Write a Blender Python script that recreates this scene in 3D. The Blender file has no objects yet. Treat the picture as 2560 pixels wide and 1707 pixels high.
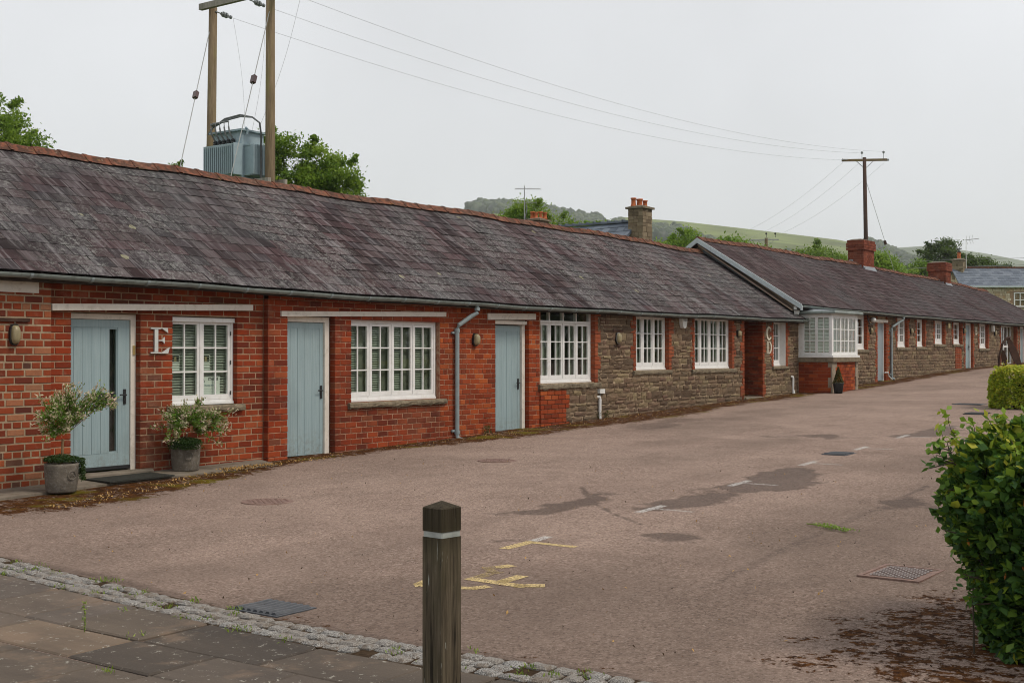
import bpy, math, random
import numpy as np
from mathutils import Matrix, Vector
random.seed(7); RG=np.random.default_rng(7)
R=math.radians
scn=bpy.context.scene; COL=scn.collection
# ------------------------------------------------------------------ camera
CAMLOC=Vector((0,-14.58,1.63))
cd=bpy.data.cameras.new('camera'); cam=bpy.data.objects.new('camera',cd); COL.objects.link(cam)
cd.sensor_width=36; cd.lens=44.39; cd.clip_start=.1; cd.clip_end=12000
az=R(35.91); pit=R(.508)
f0=Vector((math.cos(az),math.sin(az),0)); rt=Vector((math.sin(az),-math.cos(az),0)); u0=Vector((0,0,1))
fw=f0*math.cos(pit)+u0*math.sin(pit); up=u0*math.cos(pit)-f0*math.sin(pit)
cam.matrix_world=Matrix(((rt.x,up.x,-fw.x,CAMLOC.x),(rt.y,up.y,-fw.y,CAMLOC.y),(rt.z,up.z,-fw.z,CAMLOC.z),(0,0,0,1)))
scn.camera=cam
# ------------------------------------------------------------------ sky, sun, exposure
SUN_EL,SUN_AZ=52,-75           # degrees: height, and direction towards the sun measured from +x
w=bpy.data.worlds.new('World'); scn.world=w; w.use_nodes=True
nt=w.node_tree; bg=nt.nodes['Background']
sk=nt.nodes.new('ShaderNodeTexSky'); sk.sky_type='NISHITA'; sk.sun_disc=False
sk.sun_elevation=R(SUN_EL); sk.sun_rotation=R(90-SUN_AZ)
mx=nt.nodes.new('ShaderNodeMix'); mx.data_type='RGBA'; mx.inputs[0].default_value=.93
nt.links.new(sk.outputs[0],mx.inputs[6]); mx.inputs[7].default_value=(6.75,6.8,6.95,1)   # unbroken cloud cover over the blue
tcw=nt.nodes.new('ShaderNodeTexCoord'); nzw=nt.nodes.new('ShaderNodeTexNoise'); nzw.inputs['Scale'].default_value=1.9; nzw.inputs['Detail'].default_value=5; nzw.inputs['Roughness'].default_value=.5
nt.links.new(tcw.outputs['Generated'],nzw.inputs['Vector']); mrw=nt.nodes.new('ShaderNodeMapRange'); mrw.inputs[1].default_value=.3; mrw.inputs[2].default_value=.7; mrw.inputs[3].default_value=.86; mrw.inputs[4].default_value=1.08
nt.links.new(nzw.outputs[0],mrw.inputs[0]); vmw=nt.nodes.new('ShaderNodeVectorMath'); vmw.operation='SCALE'; nt.links.new(mx.outputs[2],vmw.inputs[0]); nt.links.new(mrw.outputs[0],vmw.inputs['Scale'])
nt.links.new(vmw.outputs[0],bg.inputs[0]); bg.inputs[1].default_value=.1
sl=bpy.data.lights.new('sun','SUN'); sl.energy=1.5; sl.angle=R(14); sl.color=(1,.90,.78)
so=bpy.data.objects.new('sun',sl); COL.objects.link(so)
sd=Vector((math.cos(R(SUN_AZ))*math.cos(R(SUN_EL)),math.sin(R(SUN_AZ))*math.cos(R(SUN_EL)),math.sin(R(SUN_EL))))
so.rotation_euler=(-sd).to_track_quat('-Z','Y').to_euler(); so.location=(0,-20,30)
scn.view_settings.view_transform='Standard'; scn.view_settings.look='None'; scn.view_settings.gamma=1
scn.view_settings.exposure=0.40; scn.view_settings.use_curve_mapping=False
scn.cycles.max_bounces=6; scn.cycles.transparent_max_bounces=12; scn.cycles.volume_bounces=1
scn.cycles.diffuse_bounces=3; scn.cycles.glossy_bounces=3; scn.cycles.use_denoising=True; scn.cycles.filter_width=1.0
# ------------------------------------------------------------------ node helper
class G:
    def __init__(s,name):
        s.m=bpy.data.materials.new(name); s.m.use_nodes=True; s.nt=s.m.node_tree; s.nt.nodes.clear()
        s.out=s.nt.nodes.new('ShaderNodeOutputMaterial')
    def put(s,sock,v):
        if isinstance(v,bpy.types.NodeSocket): s.nt.links.new(v,sock)
        elif isinstance(v,(tuple,list)) and len(v)==3 and sock.type=='RGBA': sock.default_value=(*v,1)
        else: sock.default_value=v
    def n(s,t,ins={},**pr):
        x=s.nt.nodes.new('ShaderNode'+t)
        for k,v in pr.items(): setattr(x,k,v)
        for k,v in ins.items(): s.put(x.inputs[k],v)
        return x
    def pos(s): return s.n('NewGeometry').outputs['Position']
    def obj(s): return s.n('TexCoord').outputs['Object']
    def vmul(s,v,k): return s.n('VectorMath',{0:v,1:k},operation='MULTIPLY').outputs[0]
    def noise(s,scale,detail=3,rough=.55,vec=None,out=0):
        return s.n('TexNoise',{'Vector':vec or s.pos(),'Scale':scale,'Detail':detail,'Roughness':rough}).outputs[out]
    def vor(s,scale,vec=None,out='Distance',feature='F1'):
        return s.n('TexVoronoi',{'Vector':vec or s.pos(),'Scale':scale},feature=feature).outputs[out]
    def ramp(s,f,st,interp='LINEAR'):
        r=s.n('ValToRGB',{0:f}); cr=r.color_ramp; cr.interpolation=interp
        while len(cr.elements)<len(st): cr.elements.new(.5)
        for e,(p,c) in zip(cr.elements,st): e.position=p; e.color=(*c,1) if not isinstance(c,(int,float)) else (c,c,c,1)
        return r.outputs[0]
    def mix(s,f,a,b,blend='MIX'):
        x=s.n('Mix',data_type='RGBA',blend_type=blend); s.put(x.inputs[0],f); s.put(x.inputs[6],a); s.put(x.inputs[7],b); return x.outputs[2]
    def math(s,op,a,b=0.,c=0.): 
        x=s.n('Math',{0:a,1:b},operation=op); return x.outputs[0]
    def mr(s,v,a,b,c=0.,d=1.): return s.n('MapRange',{0:v,1:a,2:b,3:c,4:d},clamp=True).outputs[0]
    def attr(s,n): return s.n('Attribute',attribute_name=n,attribute_type='GEOMETRY').outputs['Fac']
    def rnd(s): return s.math('FRACT',s.math('ADD',s.attr('rnd'),s.n('ObjectInfo').outputs['Random']))
    def bump(s,h,st=.3,d=.01): return s.n('Bump',{'Height':h,'Strength':st,'Distance':d}).outputs[0]
    def bsdf(s,col,rough=.8,spec=.3,normal=None,metal=0.):
        b=s.n('BsdfPrincipled',{'Base Color':col,'Roughness':rough,'Specular IOR Level':spec,'Metallic':metal})
        if normal: s.put(b.inputs['Normal'],normal)
        return b.outputs[0]
    def done(s,sh): s.nt.links.new(sh,s.out.inputs[0]); return s.m
def gmix(g,f,a,b): 
    x=g.n('MixShader'); g.put(x.inputs[0],f); g.put(x.inputs[1],a); g.put(x.inputs[2],b); return x.outputs[0]
MAT={}
def simple(name,col,rough=.7,spec=.3,var=.25,scale=6,metal=0.,bump=.0,bscale=40,dirt=None):
    g=G(name); f=g.noise(scale,4)
    c=g.mix(g.mr(f,.3,.7),tuple(x*(1-var) for x in col),tuple(min(1,x*(1+var)) for x in col))
    if dirt: c=g.mix(g.mr(g.noise(scale*2.3,5,.65),.52,.72,0,dirt[1]),c,dirt[0])
    nm=g.bump(g.noise(bscale,3),bump,.01) if bump else None
    MAT[name]=g.done(g.bsdf(c,rough,spec,nm,metal)); return MAT[name]
def brick_mat(name,stops,pale=.35,soot=.5):
    g=G(name); r=g.rnd(); c=g.ramp(r,stops)
    c=g.mix(g.mr(g.noise(28,5,.7),.35,.7,0,.55),c,g.mix(.5,c,(.10,.03,.022)))
    c=g.mix(g.mr(g.noise(9,5,.7),.60,.75,0,pale),c,(.38,.20,.14))
    c=g.mix(g.mr(g.noise(.75,6,.65),.48,.66,0,soot*1.3),c,(.075,.032,.022)); c=g.mix(g.mr(g.noise(.5,4,.6,g.vmul(g.pos(),(1,1,.6))),.55,.7,0,.35),c,(.33,.13,.07))
    c=g.mix(g.mr(g.noise(1.6,6,.75),.56,.68,0,.30),c,(.36,.22,.155)); c=g.mix(g.mr(g.noise(3.5,5,.7,g.vmul(g.pos(),(1,1,.35))),.58,.72,0,.45),c,(.06,.03,.022))
    MAT[name]=g.done(g.bsdf(c,.92,.08,g.bump(g.noise(60,4,.6),.35,.008)))
brick_mat('brick',[(0,(0.138,0.028,0.015)),(.15,(0.212,0.036,0.015)),(.42,(0.312,0.051,0.017)),(.62,(0.243,0.040,0.015)),(.85,(0.363,0.070,0.023)),(.96,(0.337,0.102,0.044)),(1,(0.094,0.038,0.029))],.2)
brick_mat('brick_orange',[(0,(0.187,0.036,0.015)),(.4,(0.281,0.051,0.018)),(.75,(0.344,0.066,0.021)),(.93,(0.450,0.108,0.030)),(1,(0.238,0.046,0.017))],.15,.4)
brick_mat('brick_old',[(0,(0.101,0.033,0.024)),(.15,(0.200,0.042,0.021)),(.45,(0.312,0.066,0.026)),(.7,(0.238,0.046,0.020)),(.85,(0.363,0.095,0.038)),(.96,(0.375,0.177,0.096)),(1,(0.101,0.051,0.038))],.35,.4)
brick_mat('brick_quoin',[(0,(.23,.055,.025)),(.4,(.31,.080,.036)),(.75,(.36,.10,.045)),(1,(.26,.062,.028))],.1,.25)
brick_mat('brick_stack',[(0,(.14,.040,.024)),(.4,(.21,.062,.036)),(.75,(.27,.085,.05)),(1,(.17,.055,.035))],.3,.6)
def mortar(name,c,d):
    g=G(name); k=g.mix(g.mr(g.noise(12,5,.7),.35,.65),c,d); MAT[name]=g.done(g.bsdf(k,.95,.1,g.bump(g.noise(120,3),.5,.006)))
mortar('mortar',(.40,.285,.185),(.27,.155,.095)); mortar('mortar_red',(.27,.085,.045),(.35,.19,.12)); mortar('mortar_stone',(.60,.46,.31),(.20,.145,.10)); mortar('mortar_old',(.40,.31,.21),(.28,.20,.13)); mortar('mortar_mid',(.25,.085,.05),(.42,.29,.19))
g=G('stone'); c=g.ramp(g.rnd(),[(0,(0.104,0.067,0.044)),(.25,(0.183,0.124,0.081)),(.5,(0.250,0.173,0.107)),(.72,(0.183,0.107,0.077)),(.88,(0.317,0.244,0.140)),(1,(0.134,0.091,0.063))])
c=g.mix(g.mr(g.noise(14,6,.7),.3,.7),g.mix(.55,c,(.05,.035,.025)),c); c=g.mix(g.mr(g.noise(30,5,.7),.6,.75,0,.5),c,(.33,.26,.19))
c=g.mix(g.mr(g.noise(.8,4,.6),.45,.7,0,.35),c,(.20,.165,.11))
MAT['stone']=g.done(g.bsdf(c,.92,.15,g.bump(g.noise(35,5,.65),.7,.02)))
g=G('buff_stone'); c=g.ramp(g.rnd(),[(0,(.14,.105,.065)),(.4,(.27,.21,.135)),(.8,(.36,.29,.19)),(1,(.22,.16,.10))]); MAT['buff_stone']=g.done(g.bsdf(g.mix(g.mr(g.noise(9,5,.7),.35,.65,0,.6),g.mix(.4,c,(.07,.055,.035)),c),.92,.15,g.bump(g.noise(30,4),.6,.02)))
g=G('pale_stone'); c=g.ramp(g.rnd(),[(0,(.42,.33,.21)),(.4,(.64,.55,.40)),(.8,(.76,.68,.52)),(1,(.50,.32,.17))])
c=g.mix(g.mr(g.noise(10,4,.7),.35,.7),g.mix(.4,c,(.2,.15,.09)),c); MAT['pale_stone']=g.done(g.bsdf(c,.92,.15,g.bump(g.noise(30,4),.6,.02)))
def slate_mat(name,stops,lich,tone):
    g=G(name); p=g.pos(); sx=g.n('SeparateXYZ',{0:p})
    s_=g.math('ADD',g.math('MULTIPLY',sx.outputs[1],.82),g.math('MULTIPLY',sx.outputs[2],.57))
    v=g.n('CombineXYZ',{0:g.math('MULTIPLY',sx.outputs[0],9.),1:g.math('MULTIPLY',s_,.9),2:0.}).outputs[0]
    r=g.rnd(); c=g.ramp(r,stops)
    st=g.noise(1.,5,.65,v)
    c=g.mix(g.mr(st,.51,.66,0,.60*tone),c,(.25,.23,.235)); c=g.mix(g.mr(st,.47,.34,0,.8),c,(.018,.012,.012))
    v2=g.n('CombineXYZ',{0:g.math('MULTIPLY',sx.outputs[0],2.3),1:g.math('MULTIPLY',s_,.32),2:3.}).outputs[0]; s2=g.noise(1.,5,.7,v2)
    c=g.mix(g.mr(s2,.47,.34,0,.7),c,(.026,.016,.015)); c=g.mix(g.mr(s2,.54,.68,0,.45*tone),c,(.19,.175,.175))
    big=g.noise(.35,3); c=g.mix(g.mr(big,.45,.68,0,.45),c,(.060,.062,.064))
    li=g.math('MULTIPLY',g.mr(g.noise(15,6,.85),.51,.57),g.mr(g.noise(.7,4),.40,.56))
    c=g.mix(g.math('MULTIPLY',li,lich*.8),c,(.25,.25,.235))
    c=g.mix(g.math('MULTIPLY',g.mr(g.noise(26,5,.8),.60,.68),.7),c,(.028,.024,.019))
    vd=g.n('TexVoronoi',{'Vector':p,'Scale':1.5}); sel=g.math('GREATER_THAN',g.n('SeparateColor',{0:vd.outputs['Color']}).outputs[0],.70)
    rad=g.math('ADD',.045,g.math('MULTIPLY',g.noise(16,3),.11))
    sp=g.math('MULTIPLY',g.math('LESS_THAN',vd.outputs['Distance'],rad),sel)
    c=g.mix(g.math('MULTIPLY',sp,.75*lich),c,(.33,.32,.20))
    MAT[name]=g.done(g.bsdf(c,.88,.10,g.bump(g.noise(40,5,.7,g.vmul(p,(1,.35,.35))),.35,.01)))
slate_mat('slate',[(0,(0.022,0.015,0.016)),(.2,(0.048,0.029,0.030)),(.42,(0.075,0.043,0.046)),(.58,(0.034,0.029,0.031)),(.76,(0.058,0.044,0.048)),(.92,(0.101,0.078,0.079)),(1,(0.040,0.018,0.018))],.8,1)
slate_mat('slate_plum',[(0,(0.027,0.015,0.015)),(.3,(0.046,0.025,0.025)),(.55,(0.059,0.032,0.033)),(.8,(0.040,0.023,0.024)),(1,(0.075,0.046,0.046))],.3,.55)
g=G('slate_blue'); c=g.ramp(g.rnd(),[(0,(.095,.115,.145)),(.5,(.13,.155,.19)),(1,(.175,.20,.235))]); MAT['slate_blue']=g.done(g.bsdf(c,.6,.3))
g=G('clay_ridge'); c=g.ramp(g.rnd(),[(0,(.17,.062,.038)),(.5,(.25,.095,.055)),(1,(.20,.10,.068))])
c=g.mix(g.mr(g.noise(9,7,.75),.40,.55,0,.9),c,(.062,.036,.026)); c=g.mix(g.mr(g.noise(17,5,.75),.60,.7,0,.6),c,(.42,.37,.28))
c=g.mix(g.mr(g.noise(4.,4,.7),.62,.72,0,.7),c,(.24,.19,.05)); MAT['clay_ridge']=g.done(g.bsdf(c,.9,.15,g.bump(g.noise(40,5),.6,.012)))
simple('slate_edge_shadow',(.012,.010,.010),.9,.15,.4,20); simple('clay_pot',(.45,.13,.05),.8,.2,.3,8); g=G('door_blue'); v=g.vmul(g.pos(),(26,26,.9)); c=g.mix(g.mr(g.noise(2,5,.65,v),.35,.65),(.270,.362,.385),(.325,.420,.438)); c=g.mix(g.mr(g.noise(2.3,5,.7,g.vmul(g.pos(),(1,1,.45))),.52,.70,0,.35),c,(.20,.25,.245)); sz=g.n('SeparateXYZ',{0:g.pos()}).outputs[2]
c=g.mix(g.math('MULTIPLY',g.mr(sz,.45,.0),g.mr(g.noise(14,5,.75),.45,.62,0,.6)),c,(.21,.205,.165)); MAT['door_blue']=g.done(g.bsdf(c,.55,.25,g.bump(g.noise(2,4,.6,v),.15,.004)))
simple('door_grey',(.27,.32,.345),.5,.35,.04,3)
simple('white_paint',(.78,.78,.765),.5,.3,.04,4,dirt=((.56,.54,.47),.45)); simple('cream_paint',(.70,.65,.575),.6,.3,.06,4,dirt=((.40,.36,.29),.6))
simple('gutter_paint',(.20,.235,.22),.5,.4,.2,5,dirt=((.07,.075,.06),.7)); simple('pipe_paint',(.27,.325,.335),.45,.4,.08,5,dirt=((.17,.2,.2),.5))
simple('barge_paint',(.46,.52,.53),.6,.3,.06,5,dirt=((.25,.27,.25),.6)); simple('render',(.38,.29,.215),.9,.1,.15,5)
simple('sill_stone',(.20,.165,.115),.95,.1,.3,9,bump=.6,bscale=30,dirt=((.07,.055,.04),.7)); simple('dressed_stone',(.30,.25,.19),.9,.1,.2,8,dirt=((.15,.12,.085),.5)); simple('dark_wood',(.05,.042,.036),.8)
simple('black_iron',(.018,.019,.02),.45,.5,.2); simple('brass',(.55,.42,.18),.4,.5,.1,metal=.6); simple('lead',(.20,.22,.24),.5,.4,.2,8,dirt=((.15,.16,.17),.6))
simple('lamp_lens',(.30,.25,.14),.4,.5,.15,12); simple('alarm_white',(.70,.71,.68),.4,.4,.04); simple('print_black',(.02,.02,.022),.6)
simple('letter_metal',(.58,.60,.58),.4,.5,.05); simple('letter_cream',(.66,.62,.50),.5,.4,.05); simple('interior',(.30,.30,.27),.9,.1,.1,1); simple('blind',(.27,.30,.255),.6,.3,.05); simple('blind_white',(.88,.89,.89),.6,.3,.03)
simple('curtain',(.33,.36,.31),.9,.1,.2,4); simple('curtain_dark',(.17,.18,.15),.9,.1,.3,3); simple('paper',(.74,.78,.74),.7,.2,.03); simple('transformer_paint',(.30,.385,.42),.45,.4,.06,3,dirt=((.2,.26,.28),.4)); simple('galv',(.30,.31,.30),.5,.5,.15); simple('cable',(.16,.165,.165),.5,.4); simple('wire',(.42,.44,.45),.5,.4)
simple('brown_ceramic',(.06,.025,.02),.25,.5); simple('grey_ceramic',(.22,.24,.24),.3,.5,.1); simple('rust_steel',(.060,.032,.022),.8,.2,.4,7)
simple('pot_stone',(.155,.135,.11),.95,.1,.25,8,bump=.7,bscale=40,dirt=((.33,.31,.28),.55)); simple('plastic_black',(.015,.017,.02),.5,.4); simple('soil',(.05,.033,.02),1,.05,.4,30,bump=.8,bscale=60)
simple('rubber_mat',(.040,.040,.034),.9,.15,.3,30,bump=.9,bscale=160); simple('concrete',(.20,.17,.135),.95,.04,.25,3,bump=.5,bscale=70,dirt=((.09,.075,.045),.8)); simple('orange_leaf',(.45,.16,.04),.8,.2,.3,15); simple('dead_leaf',(.36,.22,.08),.85,.2,.5,25)
simple('cast_iron',(.060,.064,.072),.55,.5,.25,18,bump=.3); simple('rust_cover',(.20,.125,.10),.75,.3,.25,14,bump=.4,bscale=90); simple('cover_stud',(.215,.175,.16),.5,.4,.2,20); simple('far_grass',(.145,.175,.055),1,.05,.45,.012); simple('field',(.08,.12,.03),1,.05,.3,.2)
# weathered timber (grain runs up the post)
def timber(name,a,b,c3):
    g=G(name); v=g.vmul(g.obj(),(9,9,.55)); f=g.noise(3,6,.7,v)
    c=g.mix(g.mr(f,.35,.65),a,b); c=g.mix(g.mr(g.noise(1.3,5,.7,g.vmul(g.obj(),(2.2,2.2,.35))),.5,.7,0,.8),c,c3)
    MAT[name]=g.done(g.bsdf(c,.85,.2,g.bump(f,.6,.01)))
timber('pole_wood',(.12,.085,.05),(.24,.18,.11),(.17,.15,.05)); timber('dark_pole',(.035,.025,.022),(.10,.055,.038),(.03,.03,.032)); timber('beam_wood',(.22,.20,.17),(.38,.35,.30),(.15,.14,.11))
g=G('bollard_wood'); v=g.vmul(g.obj(),(22,22,.9)); f=g.noise(3,6,.7,v)
c=g.mix(g.mr(f,.35,.65),(.042,.032,.020),(.135,.108,.072)); c=g.mix(g.mr(g.noise(2,4,.6,g.vmul(g.obj(),(3,3,1.2))),.45,.65,0,.6),c,(.05,.045,.02))
stx=g.noise(1,4,.7,g.vmul(g.obj(),(75,75,5))); c=g.mix(g.mr(stx,.66,.70,0,.75),c,(.42,.43,.38))
top=g.mr(g.n('SeparateXYZ',{0:g.obj()}).outputs[2],.88,1.0,0,.7); c=g.mix(top,c,(.022,.017,.008))
sx2=g.noise(1,3,.6,g.vmul(g.obj(),(38,38,1.6))); c=g.mix(g.mr(sx2,.60,.64,0,.85),c,(.012,.009,.006))
MAT['bollard_wood']=g.done(g.bsdf(c,.85,.2,g.bump(f,.7,.008)))
g=G('bollard_band'); MAT['bollard_band']=g.done(g.bsdf(g.mix(g.mr(g.noise(9,4),.4,.65),(.28,.30,.28),(.42,.44,.41)),.35,.5))
g=G('glass'); ge=g.n('NewGeometry'); dt=g.math('ABSOLUTE',g.n('VectorMath',{0:ge.outputs['Normal'],1:ge.outputs['Incoming']},operation='DOT_PRODUCT').outputs['Value']); fr=g.math('ADD',.035,g.math('MULTIPLY',g.math('POWER',g.math('SUBTRACT',1.,dt),5.),.96)); gl=g.n('BsdfGlossy',{'Color':(1,1,1),'Roughness':.02}).outputs[0]; tr=g.n('BsdfTransparent',{'Color':(.90,.93,.90)}).outputs[0]
MAT['glass']=g.done(gmix(g,fr,tr,gl))
def leafm(name,stops,tr=.35,rough=.5):
    g=G(name); c=g.ramp(g.attr('rnd'),stops); c=g.mix(g.mr(g.noise(2.2,2),.3,.7,0,.2),c,g.mix(.5,c,(.03,.06,.01)))
    b=g.bsdf(c,rough,.35); t=g.n('BsdfTranslucent',{'Color':g.mix(.35,c,(.22,.30,.03))}).outputs[0]
    MAT[name]=g.done(gmix(g,tr,b,t))
leafm('tree_leaf',[(0,(.07,.15,.016)),(.4,(.155,.27,.028)),(.75,(.24,.36,.04)),(1,(.34,.46,.07))],.5)
leafm('oak_leaf',[(0,(.022,.05,.010)),(.5,(.055,.105,.017)),(1,(.11,.17,.03))])
leafm('lime_leaf',[(0,(.11,.21,.02)),(.5,(.19,.32,.03)),(1,(.32,.44,.06))],.42)
leafm('far_leaf',[(0,(.075,.14,.016)),(.5,(.14,.23,.028)),(1,(.22,.32,.05))],.4)
leafm('beech_leaf',[(0,(.014,.045,.014)),(.30,(.034,.10,.022)),(.55,(.085,.19,.028)),(.8,(.24,.36,.035)),(1,(.50,.48,.05))],.4,.55)
leafm('privet_leaf',[(0,(.16,.28,.02)),(.3,(.36,.47,.03)),(.7,(.58,.58,.05)),(1,(.66,.58,.10))],.35)
leafm('willow_leaf',[(0,(.06,.15,.018)),(.42,(.15,.28,.035)),(.64,(.30,.38,.08)),(.74,(.55,.54,.32)),(.9,(.78,.68,.52)),(1,(.80,.54,.43))],.35)
leafm('lobelia_leaf',[(0,(.012,.035,.008)),(.6,(.03,.075,.014)),(1,(.08,.13,.03))],.3); leafm('conifer_leaf',[(0,(.05,.05,.012)),(.6,(.10,.085,.02)),(1,(.17,.13,.03))],.2)
leafm('wood_leaf',[(0,(.015,.030,.012)),(.5,(.035,.058,.020)),(1,(.07,.095,.03))],.1); leafm('weed_leaf',[(0,(.08,.15,.02)),(1,(.28,.36,.05))],.35)
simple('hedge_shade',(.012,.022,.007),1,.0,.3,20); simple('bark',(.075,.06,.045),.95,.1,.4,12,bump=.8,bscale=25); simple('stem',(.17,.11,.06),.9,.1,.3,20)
# tarmac: damp, moss and worn tone come from the shapes stored on the ground mesh
g=G('tarmac'); p=g.pos()
sp=g.noise(40,5,.85); cells=lambda sc: g.n('SeparateColor',{0:g.vor(sc,out='Color')}).outputs[0]
c=g.ramp(cells(75),[(0,(0.045,0.032,0.026)),(.10,(0.158,0.109,0.085)),(.45,(0.332,0.238,0.195)),(.85,(0.443,0.327,0.271)),(1,(0.651,0.532,0.448))])
c=g.mix(.5,c,g.ramp(cells(38),[(0,(0.138,0.095,0.075)),(.5,(0.332,0.238,0.195)),(1,(0.523,0.394,0.326))]))
c=g.mix(g.mr(sp,.36,.62,.55,0),c,(0.134,0.093,0.071)); c=g.mix(g.mr(g.noise(9,5,.8),.40,.62,.35,0),c,(0.158,0.112,0.085))
c=g.mix(g.mr(g.noise(.55,5,.6),.36,.62,0,.55),c,g.mix(.5,c,(0.454,0.338,0.276))); c=g.mix(g.mr(g.noise(1.7,5,.65,g.vmul(p,(.6,1.2,1))),.52,.70,0,.5),c,g.mix(.6,c,(0.129,0.093,0.075)))
c=g.mix(g.mr(g.noise(34,3,.65),.55,.64,0,.60),c,(0.087,0.059,0.046)); c=g.mix(g.mr(g.noise(38,3,.65,g.vmul(p,(1,1.3,1))),.57,.65,0,.45),c,(0.559,0.445,0.379))
c=g.mix(g.mr(g.noise(.28,5,.65),.50,.62,0,.45),c,g.mix(.6,c,(0.102,0.069,0.055)))
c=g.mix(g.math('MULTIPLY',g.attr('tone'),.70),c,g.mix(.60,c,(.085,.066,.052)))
c=g.mix(g.mr(g.math('ADD',g.attr('damp'),g.math('MULTIPLY',g.math('SUBTRACT',g.noise(16,4,.75),.5),.75)),.32,.72,0,.80),c,g.mix(.78,c,(.055,.038,.030)))
mo=g.math('ADD',g.attr('moss'),g.math('ADD',g.math('MULTIPLY',g.math('SUBTRACT',g.noise(4.5,5,.7,g.vmul(p,(1.5,1.1,1))),.5),2.0),g.math('MULTIPLY',g.math('SUBTRACT',g.noise(22,4,.75),.5),1.9)))
mf=g.mr(mo,.68,.78); mc=g.mix(g.mr(g.noise(13,5,.7),.4,.65),(.030,.012,.005),(.125,.050,.013)); mc=g.mix(g.math('MULTIPLY',g.mr(g.noise(1.1,4,.6),.55,.68,0,.85),g.mr(g.n('SeparateXYZ',{0:p}).outputs[1],-3,-1.5)),mc,(.15,.125,.010))
c=g.mix(mf,c,mc); rg=g.mix(g.attr('damp'),(.93,.93,.93),(.6,.6,.6))
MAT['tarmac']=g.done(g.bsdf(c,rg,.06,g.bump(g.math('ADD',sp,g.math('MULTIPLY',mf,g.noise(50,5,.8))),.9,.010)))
g=G('flagstone'); c=g.ramp(g.rnd(),[(0,(.080,.066,.054)),(.3,(.15,.118,.09)),(.55,(.105,.09,.08)),(.8,(.20,.148,.105)),(1,(.088,.083,.082))])
st=g.noise(2.2,5,.65,g.vmul(g.pos(),(1.,.35,1))); c=g.mix(g.mr(st,.35,.65,0,.75),c,g.mix(.6,c,(.038,.034,.033))); c=g.mix(g.mr(g.noise(2.2,5,.65),.55,.68,0,.55),c,(.22,.155,.11))
c=g.mix(g.mr(g.noise(15,5,.8),.605,.64,0,.8),c,(.36,.34,.29)); MAT['flagstone']=g.done(g.bsdf(c,.88,.12,g.bump(g.math('ADD',g.noise(4,5,.7),g.noise(60,4)),.5,.015)))
g=G('granite'); c=g.mix(g.mr(g.noise(120,3,.7),.4,.62),(.10,.095,.09),(.40,.385,.36)); c=g.mix(g.rnd(),c,g.mix(.5,c,(.20,.17,.14))); c=g.mix(g.mr(g.noise(12,5,.7),.5,.62,0,.6),c,(.13,.095,.065)); MAT['granite']=g.done(g.bsdf(c,.88,.12,g.bump(g.noise(45,4),.7,.012)))
def paint(name,col,lo,hi):
    g=G(name); b=g.bsdf(col,.8,.2); t=g.n('BsdfTransparent').outputs[0]
    MAT[name]=g.done(gmix(g,g.mr(g.noise(55,6,.8),lo,hi),t,b))
paint('yellow_paint',(.62,.47,.22),.41,.54); paint('yellow_faded',(.45,.34,.15),.46,.62); paint('white_faded',(.55,.51,.47),.42,.62); paint('white_mark',(.62,.59,.55),.42,.58)
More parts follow.
